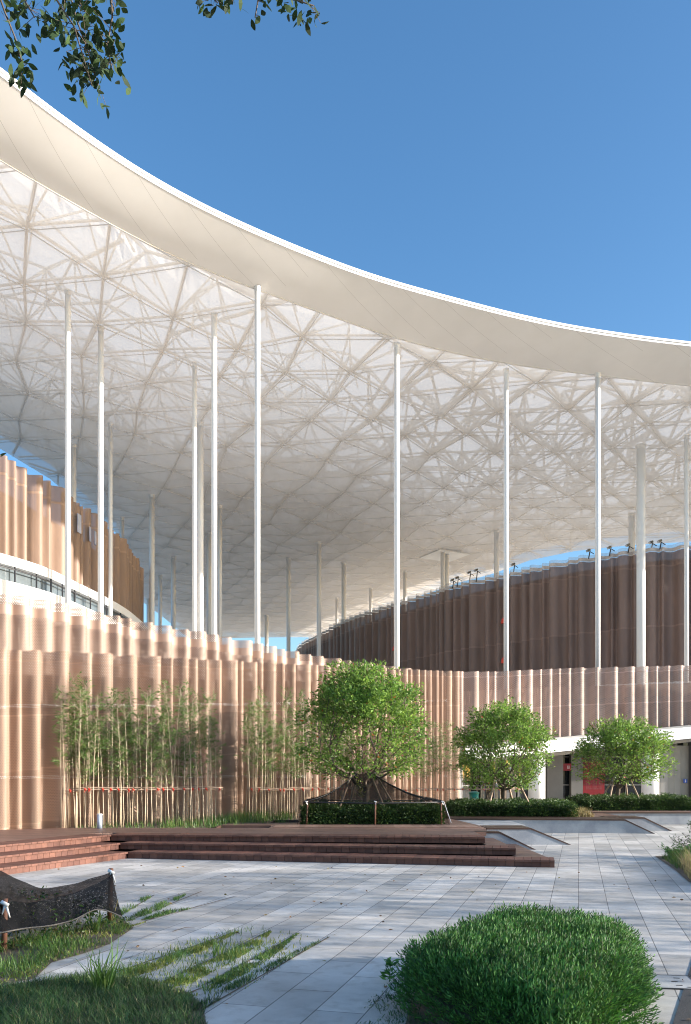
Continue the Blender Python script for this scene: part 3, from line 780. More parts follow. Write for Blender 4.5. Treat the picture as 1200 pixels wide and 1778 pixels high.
for k, (c0, r0, b0, z0, z1) in enumerate(steps):
    l0 = (c0[0]+dl.x*9, c0[1]+dl.y*9)
    b = MB(); inw = (.2, 1)
    boardrow(b, c0, r0, (.2,1), .62, z0, z1); 
    b.build('step_boards', M['board'], T).location = -T.location
    b = MB(); boardrow(b, l0, c0, (-1,.3), .6, z0, z1); b.build('side_step_boards', M['board'], T).location = -T.location
    b = MB(); e = .03   # substructure under the boards
    poly = [(l0[0]-.08,l0[1]), (c0[0]-.05,c0[1]+.06), (r0[0]-.02,r0[1]+.06), (r0[0]-.02,b0[1]), (-9,b0[1]), (-14, 14)]
    b.prism(poly, z0+.001, z1-.036); b.build('carcass', M['coping'], T).location = -T.location
    b = MB()   # right hand tread returning backwards
    if k < 2:
        b.prism([(r0[0],r0[1]+.60),(r0[0]+.02,18.38),(steps[k+1][1][0]-.05,18.38),(steps[k+1][1][0]-.05,r0[1]+.60)], z1-.034, z1-.001)
        b.build('return_tread', M['deck'], T).location = -T.location
top = [(-4.78+dl.x*9-.55, 17.6+dl.y*9+.2), (-5.30,17.85), (-4.9,18.16), (2.75,17.48), (2.75,18.38), (3.0,18.4), (3.2,19.7), (3.2,21.0), (2.9,24.0), (-1.2,23.2), (-1.2,21.9), (-3.0,21.9), (-3.0,20.6), (-1.75,20.6), (-1.75,19.75), (-6.4,19.75), (-8.4,18.7), (-12.5,14.0), (-13,10)]
b = MB(); b.prism(top, .30, .38); b.build('platform', M['deck'], T).location = -T.location
b = MB(); random.seed(4)
x = -1.6
while x < 3.1: b.box((x, 20.35, .389), (.142, .95, .014)); x += .148
b.build('cross_boards', M['lightboard'], T).location = -T.location
# side cheeks W1, W2 : granite wedge walls with timber edge
def wedge(name, label, xs, y0, depth, z, parent_cat='wall', skew=0):
    x0, x1, x2 = xs; T = thing(name, label, parent_cat, (x0, y0, 0), 'granite wedge walls stepping down beside the deck')
    b = MB(); b.xz([(0,0.001),(x2-x0-.06,0.001),(x1-x0,z-.035),(0,z-.035)], 0, depth); o = b.build('granite_face', M['granite'], T)
    b = MB()
    b.xz([(0,z-.035),(x1-x0,z-.035),(x2-x0-.06,0.001),(x2-x0,0.001),(x1-x0+.012,z),(0,z)], -.015, depth+.01); b.build('timber_edge', M['coping'], T)
    if skew: T.rotation_euler.z = skew
    return T
wedge('wedge_wall', 'nearest low granite wedge wall sloping down beside the right end of the steps', (2.78,3.28,4.06), 18.42, .3, .384)
wedge('wedge_wall', 'second granite wedge wall behind the nearest one, wider, sloping to the paving', (3.22,4.22,5.15), 19.72, 1.0, .384)
wedge('wedge_wall', 'long granite wedge wall in front of the middle tree hedge', (2.9,7.62,8.42), 24.0, 1.3, .384, skew=-.11)
wedge('wedge_wall', 'short granite wedge wall tucked behind the end of the long one', (7.5,8.5,9.3), 24.6, 1.0, .384)
b = MB(); b.xz([(7.9,.001),(24,.001),(24,.36),(7.9,.36)], 27.7, 36); T = thing('raised_terrace', 'raised granite terrace with timber top edge carrying the right tree', 'terrace', (0,0,0)); b.build('granite_face', M['granite'], T)
b = MB(); b.box((15.95,27.9,.375), (16.1,.5,.03)); b.build('timber_edge', M['coping'], T)
b = MB(); b.box((15.95,28.5,.378), (16.05,.9,.024)); b.build('timber_top', M['lightboard'], T)
b = MB(); b.prism([(3.0,25.2),(8.2,24.7),(8.2,27.6),(3.0,29)], .001, .372); tag(b.build('terrace_paving', M['deck']), kind='structure')
b = MB(); b.prism([(2.92,21.6),(4.5,21.6),(4.5,23.6),(2.98,23.8)], .001, .34); tag(b.build('stone_landing', M['palegranite']), kind='structure')
# inset basins in the deck
for (x0,x1,y0,y1,l) in ((-3.0,-1.78,19.78,20.58,'sunken granite basin cut into the deck, nearer one'),(-1.9,-1.25,21.95,23.0,'sunken granite basin cut into the deck, farther one beside the net')):
    T = thing('granite_basin', l, 'basin', ((x0+x1)/2, (y0+y1)/2, 0)); w, d = x1-x0, y1-y0
    b = MB(); b.box((0,0,.3), (w,d,.02)); b.build('floor', M['palegranite'], T)
    b = MB(); b.box((0,d/2-.02,.35), (w,.04,.09)); b.box((-w/2+.02,0,.351), (.04,d-.1,.09)); b.build('rim', M['coping'], T)

# planting bed behind the deck up to the wall
bed = [(-7.2,19.77),(-3.02,19.77),(-3.02,21.95),(-1.25,21.95),(-1.25,23.2),(2.9,24.02),(3.0,29),(8,29),(8,36),(4.4,37.4)]+[(p[0],p[1]) for p in offpath(WA, .0)[::-1] if p[0] > -6.9 and p[0] < 4.4]
b = MB(); b.add([(x,y,.33) for x,y in bed], [tuple(range(len(bed)))]); tag(b.build('planting_bed_soil', M['soil']), kind='structure')
b = MB(); b.prism([(8,36.1),(40,36.1),(40,48),(4.4,48),(4.4,37.6)], .001, .12); tag(b.build('entrance_floor', M['floor']), kind='structure')

# lamp bollard
T = thing('bollard_light', 'short pale blue bollard light at the deck edge in front of the left bamboo', 'bollard', ((173-CX)/F*19.6, 19.6, .38))
b = MB(); b.tube([(0,0,0),(0,0,.30)], [.06,.06], 16); b.build('post', M['bollard'], T, True)
b = MB(); b.tube([(0,0,.30),(0,0,.325),(0,0,.335)], [.064,.064,.05], 16); b.build('cap', M['white2'], T)

# ------------------------------------------------------------------ bamboo
def bamboo_meshes(seed, H):
    random.seed(seed); c = MB(); f = MB()
    lx, ly = U(-.16,.16), U(-.12,.12); pts = []; n = 9
    for i in range(n+1):
        t = i/n; pts.append(Vector((lx*t*t+U(-.008,.008), ly*t*t+U(-.008,.008), H*t)))
    c.tube(pts, [.0155*(1-.7*(i/n)) for i in range(n+1)], 6)
    for k in range(34):
        t = U(.36,1.0)**.75; i = min(n-1, int(t*n)); p = pts[i].lerp(pts[i+1], t*n-i)
        an = U(0,2*PI); l = U(.12,.42)*(1.25-t*.55); d = Vector((math.cos(an), math.sin(an), U(.25,1.1))).normalized()
        e = p+d*l; c.tube([p, e], [.0035,.002], 3, caps=False)
        for q in range(random.randint(5,9)):
            s = p.lerp(e, U(.35,1)); dd = (d*.6+Vector((U(-1,1),U(-1,1),U(-.9,.35)))).normalized()
            f.leaf(s, dd, U(.09,.16), U(.014,.022))
    return c.mesh('culm', M['culm'], True), f.mesh('foliage', M['leafB'])
BV = [bamboo_meshes(100+i, H) for i, H in enumerate((3.5,3.1,3.3,2.7,3.6,2.9,2.2))]
def clump(pxs, Yf, hscale, label, group, seed):
    random.seed(seed)
    for px in pxs:
        px += U(-3,3); Y = Yf(px)+U(-.3,.35); s = hscale*U(.86,1.06); k = random.randrange(len(BV))
        T = thing('bamboo', label, 'bamboo', ((px-CX)/F*Y, Y, .33), group); T.rotation_euler = (U(-.03,.03), U(-.03,.03), U(0,6.28)); T.scale = (s,s,s)
        put('culm', BV[k][0], T); put('foliage', BV[k][1], T)
yl = lambda px: 20.35+(px-100)*.0052
random.seed(77)
clump([U(106,156) for _ in range(13)]+[160+4.6*k for k in range(46)]+[369,377], yl, .97, 'slender bamboo cane in the wide left clump against the tan screen', 'bamboo canes of the left clump', 5)
ym = lambda px: 24.4+(px-430)*.011
random.seed(78)
clump([425+4.3*k for k in range(44)], ym, 1.0, 'slender bamboo cane in the middle clump left of the big netted tree', 'bamboo canes of the middle clump', 6)
yr = lambda px: 30.0+(px-690)*.012
random.seed(79)
clump([700+5.6*k for k in range(28)]+[U(855,905) for _ in range(6)], yr, .95, 'slender bamboo cane in the right clump between the big tree and the middle tree', 'bamboo canes of the right clump', 7)
def rail(x0, x1, Yf, z, l, seed):
    random.seed(seed); T = thing('bamboo_rail', l, 'rail', P(x0,1370,Yf(x0)-.15)); b = MB(); o = T.location
    pts = []
    for i in range(9):
        px = x0+(x1-x0)*i/8; Y = Yf(px)-.12; pts.append(Vector(((px-CX)/F*Y, Y, z+U(-.015,.015)))-o)
    b.tube(pts, .016, 6); b.tube([p+Vector((0,.05,.045)) for p in pts], .013, 6); b.build('pole', M['pole'], T, True)
    n = int((x1-x0)/15); t = MB()
    for i in range(n):
        k = (i+U(.1,.9))/n*8; j = min(7, int(k)); p = pts[j].lerp(pts[j+1], k-j)
        t.tube([p+Vector((-.022,-.02,.02)), p+Vector((.022,-.02,-.02))], .02, 5)
        for q in range(2): t.leaf(p+Vector((0,-.02,0)), Vector((U(-1,1),-.3,-1)), .08, .02)
    t.build('tie', M['redtie'], T)
rail(120, 387, yl, 1.24, 'peeled horizontal rail with red ties across the left bamboo clump', 1)
rail(428, 612, ym, 1.17, 'peeled horizontal rail with red ties across the middle bamboo clump', 2)
rail(700, 905, yr, 1.06, 'peeled horizontal rail with red ties across the right bamboo clump', 3)

# ------------------------------------------------------------------ trees
def grow(base, trunk_h, targets, r_tip=.006, expo=.47, fork=4, seed=1, spread=.35):
    random.seed(seed); nodes = [(Vector(base), -1)]
    p = Vector(base); last = 0
    for i in range(3):
        p = p+Vector((U(-.03,.03), U(-.03,.03), trunk_h/3)); nodes.append((p.copy(), last)); last = len(nodes)-1
    root = last
    targets = sorted(targets, key=lambda t: (t-p).length)
    for t in targets:
        best, bi = 1e9, root
        for i in range(root, len(nodes)):
            q = nodes[i][0]; v = t-q; l = v.length
            if l < .02: continue
            pen = 0
            if v.z < 0: pen = -v.z*2
            if i != root:
                pd = q-nodes[nodes[i][1]][0]; pen += (1-v.dot(pd)/(l*(pd.length+1e-6)))*.55
            else: pen += .0
            s = l+pen
            if s < best: best, bi = s, i
        q = nodes[bi][0]; v = t-q; n = max(2, int(v.length/.22)); par = bi
        side = Vector((U(-1,1), U(-1,1), U(-.5,.3)))*.07*v.length
        for k in range(1, n+1):
            s = k/n; pos_ = q+v*s+side*math.sin(PI*s)-Vector((0,0,1))*.10*v.length*math.sin(PI*s)
            nodes.append((pos_, par)); par = len(nodes)-1
    w = [0]*len(nodes); hasc = [False]*len(nodes)
    for i, (q, p_) in enumerate(nodes):
        if p_ >= 0: hasc[p_] = True
    for i in range(len(nodes)-1, 0, -1):
        if not hasc[i]: w[i] += 1
        w[nodes[i][1]] += w[i]
    return nodes, w, [r_tip*max(1, x)**expo for x in w]
def tree_mb(nodes, rad, only=None):
    b = MB()
    for i, (q, p_) in enumerate(nodes):
        if p_ < 0: continue
        a = nodes[p_][0]; n = 8 if rad[i] > .03 else (5 if rad[i] > .012 else 4)
        b.tube([a, q], [min(rad[p_], rad[i]*1.25), rad[i]], n, caps=False)
    return b
def crown_targets(n, c, r, zmin, seed, shell=.5, lower=.0):
    random.seed(seed); out = []
    while len(out) < n:
        v = Vector((U(-1,1), U(-1,1), U(-1,1)))
        l = v.length
        if l > 1 or l < shell: continue
        if v.z < lower: continue
        nn = 1+.16*noise.noise(v.normalized()*2.3+Vector((seed,0,0)))
        p = Vector((c[0]+v.x*r[0]*nn, c[1]+v.y*r[1]*nn, c[2]+v.z*r[2]*nn))
        if p.z > zmin: out.append(p)
    return out
def make_tree(name, label, loc, trunk_h, c, r, zmin, nt, per, leafL, seed, m='leafT', lower=-.75, shell=.45, group=None):
    T = thing(name, label, 'tree', loc, group)
    tg = crown_targets(nt, c, r, zmin, seed, shell, lower)
    nodes, w, rad = grow((0,0,0), trunk_h, tg, seed=seed)
    tree_mb(nodes, rad).build('trunk', M['bark'], T, True)
    f = MB(); random.seed(seed+5)
    for t in tg:
        n = int(per*U(.5,1.5)*(1.0 if t.z > c[2]+.1*r[2] else .42)); out_ = Vector(((t.x-c[0])/r[0], (t.y-c[1])/r[1], (t.z-c[2])/r[2]*.8+.3)).normalized()
        for k in range(n):
            o = Vector((U(-1,1), U(-1,1), U(-1,1))); 
            p = t+o*.17*(leafL/.09)*(r[0]/1.5)**.5
            d = (out_*.8+Vector((U(-1,1), U(-1,1), U(-1,.7)))).normalized(); l_ = leafL*U(.5,1.35); f.leaf(p, d, l_, l_*U(.35,.5))
    f.build('crown', M[m], T)
    return T
Y1 = 22.0
TR1 = make_tree('round_tree', 'big round-crowned tree rising from black shade netting in the centre', ((634-CX)/F*Y1, Y1, .38), .85, (0,0,2.28), (1.58,1.5,1.72), 1.22, 560, 52, .095, 11, shell=.6)
# white-ish young shoot on its trunk
b = MB(); random.seed(3)
for k in range(60): b.leaf(Vector((-.12+U(-.1,.1), -.25+U(-.08,.08), .95+U(-.3,.15))), Vector((U(-1,1),U(-1,.2),U(-.5,1))), .1, .035)
b.build('trunk_shoot', M['ygreen'], TR1)
Y2 = 26.2
make_tree('round_tree', 'middle tree with orange-flecked crown and pole props behind the long wedge wall', ((872-CX)/F*Y2, Y2, .38), .75, (.05,0,1.98), (1.42,1.35,1.42), .85, 460, 60, .095, 23, shell=.5)
Y3 = 30.2
make_tree('round_tree', 'right tree with wide loose crown in front of the red poster', ((1072-CX)/F*Y3, Y3, .38), .75, (.18,0,1.85), (1.72,1.5,1.25), 1.05, 420, 54, .10, 37, shell=.4)
def props(px, py, Y, feet, lab, tops):
    for i, ((fx, fd), (tx, tz)) in enumerate(zip(feet, tops)):
        T = thing('tree_prop', lab[i], 'prop pole', ((fx-CX)/F*(Y+fd), Y+fd, .38)); x0 = T.location.x
        b = MB(); b.tube([(0,0,0), ((tx-CX)/F*Y-x0, -fd, tz)], [.035,.028], 7); b.build('pole', M['pole'], T, True)
        b = MB(); b.tube([((tx-CX)/F*Y-x0-.03, -fd-.02, tz-.06), ((tx-CX)/F*Y-x0+.03, -fd-.02, tz-.14)], .045, 6); b.build('binding', M['tie'], T)
props(872,1395,Y2, [(833,.2),(846,-.7),(896,.5),(929,-.6)], ['brown prop pole leaning at the far left of the middle tree','pale prop pole second from left under the middle tree','prop pole just right of the middle tree trunk','long prop pole crossing at the far right of the middle tree'], [(862,1.0),(860,1.15),(880,1.1),(886,1.5)])
props(1077,1395,Y3, [(1035,.3),(1055,-.6),(1092,.5),(1119,-.6)], ['orange prop pole leaning in front of the red poster','white prop pole left of the right tree trunk','short prop pole just right of the right tree trunk','long prop pole at the far right of the right tree'], [(1065,1.1),(1067,1.2),(1085,1.2),(1088,1.35)])

# ------------------------------------------------------------------ boxed hedges
def hedge(label, poly, z, h, n, seed, L=.068):
    random.seed(seed); cx_ = sum(p[0] for p in poly)/len(poly); cy_ = sum(p[1] for p in poly)/len(poly)
    T = thing('hedge', label, 'hedge', (cx_, cy_, z)); pl = [(x-cx_, y-cy_) for x, y in poly]
    c = MB(); c.prism([(x*.9, y*.8) for x, y in pl], .01, h*.7); c.build('dark_core', M['core'], T)  # solid dark filler inside the leaf shell, standing in for shade
    f = MB()
    for x, y in rpoly(pl, n):
        d = edist(x, y, pl); hh = h*(.75+.25*min(1, d/.15))*(1+.38*noise.noise(Vector((x*3.5, y*3.5, seed))))
        zz = U(.02,1)*hh if d < .12 else hh*U(.8,1.05)
        f.leaf(Vector((x,y,zz)), Vector((U(-1,1)+ (x*.5 if d<.12 else 0), U(-1,1)-(.7 if d<.12 else 0), U(-.2,1))), L*U(.7,1.3), L*.42)
    for i in range(len(pl)):       # faces of the box
        a, c_ = pl[i], pl[(i+1)%len(pl)]; l = math.hypot(c_[0]-a[0], c_[1]-a[1])
        for k in range(int(l*n/7)):
            t = R(); x, y = a[0]+(c_[0]-a[0])*t, a[1]+(c_[1]-a[1])*t; s = U(.88,1.05)*(1+.05*noise.noise(Vector((x*3, y*3, 2))))
            f.leaf(Vector((x*s, y*s, U(.0,.95)*h*(1+.3*noise.noise(Vector((x*3.5, y*3.5, seed)))))), Vector((x*.3+U(-1,1), y*.6+U(-1,1), U(-.2,1))), L*U(.7,1.3), L*.42)
    f.build('foliage', M['leafH'], T); return T
hedge('dark clipped hedge enclosed by the black netting at the foot of the big tree', [(-1.0,21.1),(2.32,21.1),(2.4,22.9),(-1.0,22.9)], .38, .44, 9000, 2)
hedge('clipped hedge around the foot of the middle tree', [(3.2,25.2),(6.6,24.9),(6.9,27.2),(3.3,27.4)], .38, .40, 9000, 3)
hedge('clipped hedge around the foot of the right tree', [(8.1,29.2),(11.7,29.2),(12,31.6),(8.2,31.6)], .38, .44, 9000, 4)

# ------------------------------------------------------------------ shade netting on the big tree
T = thing('tree_shade_net', 'sheer black shade netting draped like a tent around the big tree trunk', 'netting', (.6, 22, .38))
def net_side(b, p0, p1, q0, q1, n=16, m=10, sag=.12):
    o = len(b.v)
    for i in range(m+1):
        v = i/m
        for j in range(n+1):
            u = j/n; lo = p0.lerp(p1, u); hi = q0.lerp(q1, u); p = lo.lerp(hi, v)
            p.z -= sag*math.sin(PI*v)*1.1+.03*math.sin(u*17)*(1-v)+.015*math.sin(v*9+u*23)
            b.v.append(tuple(p))
    for i in range(m):
        for j in range(n): a = o+i*(n+1)+j; b.f.append((a, a+1, a+n+2, a+n+1)); b.mi.append(0)
zc = .55; cs = [Vector((-1.62,-.95,zc)), Vector((1.80,-.95,zc)), Vector((1.80,1.0,zc)), Vector((-1.62,1.0,zc))]
ap = [Vector((-.32,-.12,1.24)), Vector((.05,-.12,1.26)), Vector((.05,.15,1.26)), Vector((-.32,.15,1.24))]
b = MB()
for i in range(4): net_side(b, cs[i], cs[(i+1)%4], ap[i], ap[(i+1)%4])
b.build('net_tent', M['netb2'], T, True)
for q0, q1, q2, q3 in ((Vector((-1.78,-1.0,.02)), Vector((-1.72,1.0,.02)), cs[0], cs[3]), (Vector((1.95,-.95,-.02)), Vector((1.98,1.0,.02)), cs[1], cs[2])):
    b = MB(); net_side(b, q0, q1, q2, q3, 10, 4, 0); b.build('net_skirt', M['netb2'], T, True)
b = MB()
for i in range(4): b.tube([cs[i], cs[i].lerp(cs[(i+1)%4], .5)-Vector((0,0,.03)), cs[(i+1)%4]], .02, 6)
for i in (0,1): b.tube([cs[i].lerp(ap[i],t)-Vector((0,0,.12*1.1*math.sin(PI*t)-.005)) for t in (0,.25,.5,.75,1)], .012, 5)
b.build('rope', M['black'], T, True)
for x, y in ((-1.55,-.93),(.12,-.97),(1.74,-.93),(1.74,.98),(-1.55,.98)):
    b = MB(); b.tube([(x,y,.0),(x+U(-.03,.03),y,.58)], .022, 6); b.build('stake', M['darkpole'], T, True)
for x, y in ((-1.55,-.97),(.12,-1.0),(1.76,-.97)): b = MB(); b.tube([(x-.025,y,.57),(x+.03,y-.01,.56)], .016, 6); b.leaf(Vector((x,y-.02,.56)), Vector((.3,0,-1)), .09, .03); b.build('tie', M['tie'], T)
b = MB(); b.tube([(1.8,-.97,.55),(1.88,-1.0,.3),(1.97,-1.0,.05)], .007, 5)
b.build('tie', M['tie'], T)
for i, (fx, tx, lab) in enumerate(((586,612,'dark prop pole seen through the net left of the big trunk'),(672,642,'prop pole seen through the net, right of the big trunk'),(694,650,'long prop pole poking out of the net at right of the big trunk'),(600,622,'inner prop pole nearest the big trunk at left'))):
    TT = thing('tree_prop', lab, 'prop pole', ((fx-CX)/F*21.3, 21.3+.2*i, .38)); b = MB(); b.tube([(0,0,.25 if i<3 else 0), ((tx-CX)/F*22-TT.location.x, .6, 1.3)], [.03,.025], 7); b.build('pole', M['pole'], TT, True)

# ------------------------------------------------------------------ near left: netted shrub
A_ = [(-80,1488,11.0),(0,1512,10.6),(40,1531,10.3),(80,1541,10.0),(130,1534,9.7),(165,1524,9.45),(193,1514,9.3)]
B_ = [(-80,1578,7.1),(8,1566,7.8),(45,1568,8.2),(90,1560,8.6),(130,1550,8.9),(165,1535,9.1),(197,1519,9.2)]
C_ = [(-80,1630,6.95),(0,1619,7.6),(45,1611,7.95),(90,1606,8.3),(130,1596,8.6),(172,1578,8.85),(213,1591,9.0)]
A_, B_, C_ = [spline([tuple(P(*k)) for k in s], 8) for s in (A_, B_, C_)]
b = MB(); n = len(A_); rows = 22; random.seed(8)
for i in range(rows+1):
    v = i/rows
    for j in range(n):
        a, m_, c = Vector(A_[j]), Vector(B_[j]), Vector(C_[j])
        if v < .5: p = a.lerp(m_, v*2); p.z -= .10*math.sin(PI*v*2)*(1-j/n)
        else: p = m_.lerp(c, v*2-1)
        q = noise.noise(p*1.8); p = p+Vector((.012*math.sin(j*.45+v*3), -.025*math.sin(j*.30+v*2)+.04*q, .012*noise.noise(p*3)))
        b.v.append(tuple(p))
for i in range(rows):
    for j in range(n-1): a = i*n+j; b.f.append((a, a+n, a+n+1, a+1)); b.mi.append(0)
T = thing('shrub_shade_net', 'black shade netting slung over the low shrubs at the left edge', 'netting', (0,0,0)); b.build('net', M['netb'], T, True)
b = MB(); b.tube([Vector(p)+Vector((0,-.03,0)) for p in C_], .008, 5)
b.build('hem', M['hem'], T, True)
for (px, py, Y) in ((193,1508,9.3),(9,1561,7.75)):
    p = P(px, py, Y); b = MB(); b.tube([(p.x-.03,p.y+.05,0),(p.x,p.y,p.z)], [.028,.025], 8); b.build('stake', M['darkpole'], T, True)
for (px, py, Y) in ((194,1514,9.25),(10,1569,7.7)):
    b = MB(); p = P(px, py, Y); b.tube([p+Vector((-.03,-.02,.02)), p+Vector((.035,-.03,-.01))], .017, 7); b.tube([p, p+Vector((.03,-.03,-.06)), p+Vector((.045,-.02,-.12))], [.013,.010,.006], 6); b.tube([p, p+Vector((-.02,-.03,-.09))], [.014,.006], 6)
    b.build('tie', M['tie'], T, True)
shr = [(-6.5,6.4),(-3.75,6.9),(-3.0,7.75),(-2.6,8.5),(-2.25,9.1),(-2.6,9.6),(-4.2,10.6),(-7,11)]
random.seed(12); f = MB(); tw = MB()
for x, y in rpoly(shr, 9000):
    d = edist(x, y, shr); h = .30*min(1, d/.22+.25)
    f.leaf(Vector((x,y,U(.0,1)*h)), Vector((U(-1,1),U(-1,.4),U(-.3,.9))), U(.035,.06), .026)
for k in range(420):
    x, y = rpoly(shr, 1)[0]; tw.tube([(x,y,0),(x+U(-.1,.1),y+U(-.12,.02),U(.1,.32))], [.004,.002], 3)
T = thing('low_shrub', 'low leafy shrub bed with bare twigs under the black netting at left', 'shrub', (-4,8.6,0)); f.build('foliage', M['leafH'], T).location = -T.location; tw.build('twigs', M['dry'], T).location = -T.location

# ------------------------------------------------------------------ front clipped hedge
hp = [(1.5,7.35),(1.05,7.05),(.62,6.4),(.42,5.85),(.68,5.05),(.88,4.35),(.98,3.85),(1.05,3.8),(1.2,4.15),(1.52,4.8),(1.92,5.65),(2.2,6.5),(2.05,7.1)]
hp = [(x, y) for x, y in spline(hp+[hp[0]], 4)[:-1]]
T = thing('clipped_mound', 'large rounded dark green clipped mound in the right foreground', 'hedge', (1.3,5.6,0))
def hz(x, y, d): 
    k = min(1, d/.22); return .42*math.sqrt(max(0, 1-(1-k)**2.6))*(1+.10*noise.noise(Vector((x*1.9,y*1.9,3)))+.10*noise.noise(Vector((x*9,y*9,1))))
random.seed(21); f = MB(); st = MB()
for x, y in rpoly(hp, 8200):
    d = edist(x, y, hp); z = hz(x, y, d); k = max(0, 1-d/.2)
    # outward direction
    ox, oy = x-1.3, y-5.5; l = math.hypot(ox, oy)+1e-6; ox /= l; oy /= l
    dr = Vector((ox*k*1.1+U(-.28,.28)+.12, oy*k*1.1+U(-.28,.28), 1-.45*k)).normalized(); Ls = U(.08,.20)
    base = Vector((x, y, max(.02, z-.09))); 
    st.tube([base, base+dr*Ls], [.002,.0012], 3, caps=False)
    for q in range(12):
        t = (q+.5)/12; p = base+dr*(Ls*t); a = q*2.4
        sd = Vector((math.cos(a), math.sin(a), 0)); sd = (sd-dr*sd.dot(dr)*.5)
        f.leaf(p, sd*.8+dr*(.55+.6*t), U(.028,.046), .0095)
f.build('foliage', M['leafP'], T).location = -T.location; st.build('twigs', M['leafH'], T).location = -T.location
b = MB(); n = len(hp)
rings = [(.78,.0),(.84,.12),(.84,.24),(.76,.30),(.5,.33),(.2,.34)]
for s, z in rings: b.v += [(1.3+(x-1.3)*s*.985, 5.5+(y-5.5)*s*.985, z) for x, y in hp]
for r in range(len(rings)-1):
    for i in range(n): j = (i+1)%n; b.f.append((r*n+i, r*n+j, (r+1)*n+j, (r+1)*n+i)); b.mi.append(0)
b.f.append(tuple((len(rings)-1)*n+i for i in range(n))); b.mi.append(0)
b.build('dark_core', M['core'], T).location = -T.location  # dark filler under the shoots, its colour painting the inner shade

# ------------------------------------------------------------------ grasses and weeds
def gpoly(pts): return [G(*p) for p in pts]
def grass(name, label_kind, poly, n, h, w, m, seed, lean=.35, bend=.4, z=0.0, clump_=0):
    random.seed(seed); b = MB()
    for x, y in rpoly(poly, n):
        if clump_ and noise.noise(Vector((x*clump_, y*clump_, seed))) < U(-.35,.25): continue
        d = edist(x, y, poly); s = min(1, .35+d/.15)
        b.blade((x, y, z), Vector((U(-lean,lean), U(-lean,lean), 1)).normalized(), h*U(.4,1.15)*s, w, bend*U(.3,1.3))
    o = b.build(name, m); tag(o, kind='stuff'); return o
pd = gpoly([(-60,1722),(60,1706),(150,1696),(250,1700),(320,1722),(352,1745),(362,1800),(380,2000),(-200,2000)])
b = MB(); b.add([(x,y,.008) for x,y in pd], [tuple(range(len(pd)))]); tag(b.build('foreground_soil', M['soil']), kind='structure')
grass('foreground_grass', '', pd, 26000, .10, .0045, M['dgrass'], 31, .6, .7)
lawn = gpoly([(-80,1612),(0,1640),(120,1618),(205,1592),(232,1612),(190,1640),(150,1655),(90,1672),(60,1700),(-80,1725)])
b = MB(); b.add([(x,y,.006) for x,y in lawn], [tuple(range(len(lawn)))]); tag(b.build('lawn_soil', M['soil']), kind='structure')
grass('left_lawn_grass', '', lawn, 4200, .14, .006, M['grass'], 32, .4, .6, .005, 2.2)
grass('dry_grass', '', lawn, 700, .10, .004, M['dry'], 34, .6, .7, .005, 3)
grass('dry_grass', '', pd, 1500, .08, .004, M['dry'], 35, .7, .7, .008, 3)
grass('left_stonecrop', '', lawn, 1800, .05, .014, M['ygreen'], 33, .7, .6, .005, 2.5)
def strip(name, pts, widths, n, h, w, m, seed, clump_=4):
    c = [G(*p) for p in pts]; L = []; Rr = []
    for i, (x, y) in enumerate(c):
        a, e = c[max(i-1,0)], c[min(i+1,len(c)-1)]; tx, ty = e[0]-a[0], e[1]-a[1]; l = math.hypot(tx, ty); nx, ny = ty/l, -tx/l
        ww = widths[i]*.72; L.append((x-nx*ww/2, y-ny*ww/2)); Rr.append((x+nx*ww/2, y+ny*ww/2))
    return grass(name, '', L+Rr[::-1], n, h, w, m, seed, .5, .6, .002, clump_)
S1 = [(60,1740),(200,1712),(300,1668),(400,1620)]
strip('joint_weeds', [(0,1735),(150,1708),(250,1683),(330,1655),(412,1618)], [.35,.4,.36,.26,.05], 5200, .04, .010, M['ygreen'], 41)
strip('joint_grass', [(0,1735),(150,1708),(250,1683),(330,1655),(412,1618)], [.3,.35,.3,.2,.05], 1200, .15, .005, M['grass'], 42)
strip('joint_weeds', [(230,1728),(310,1705),(380,1672),(440,1640),(470,1618)], [.25,.34,.30,.20,.04], 5000, .04, .010, M['ygreen'], 43)
strip('joint_grass', [(230,1728),(310,1705),(380,1672),(440,1640),(470,1618)], [.25,.34,.30,.20,.04], 1500, .13, .005, M['grass'], 44)
strip('joint_weeds', [(290,1745),(360,1715),(430,1680),(480,1650),(518,1621)], [.15,.24,.24,.13,.03], 3600, .05, .008, M['grass'], 45)
strip('joint_grass', [(335,1758),(400,1718),(450,1690),(505,1662),(570,1628)], [.15,.14,.12,.12,.02], 1500, .09, .006, M['dgrass'], 46)
strip('joint_grass', [(205,1590),(235,1570),(265,1556)], [.16,.24,.03], 800, .10, .006, M['grass'], 47)
strip('joint_grass', [(222,1600),(262,1582),(300,1565),(322,1554)], [.10,.26,.16,.03], 1300, .10, .006, M['grass'], 48)
strip('joint_grass', [(250,1598),(290,1586),(332,1578)], [.06,.2,.03], 900, .09, .006, M['grass'], 49)
strip('joint_weeds', [(180,1620),(215,1612),(252,1602)], [.10,.12,.03], 500, .05, .010, M['ygreen'], 50)
wp = [G(*p) for p in ((60,1700),(180,1690),(300,1640),(440,1612),(530,1625),(560,1640),(420,1722),(350,1765),(250,1720))]
grass('joint_weeds', '', wp, 1500, .05, .009, M['ygreen'], 55, .6, .6, .002, 1.6)
grass('joint_grass', '', wp, 700, .13, .005, M['grass'], 56, .6, .6, .002, 1.4)
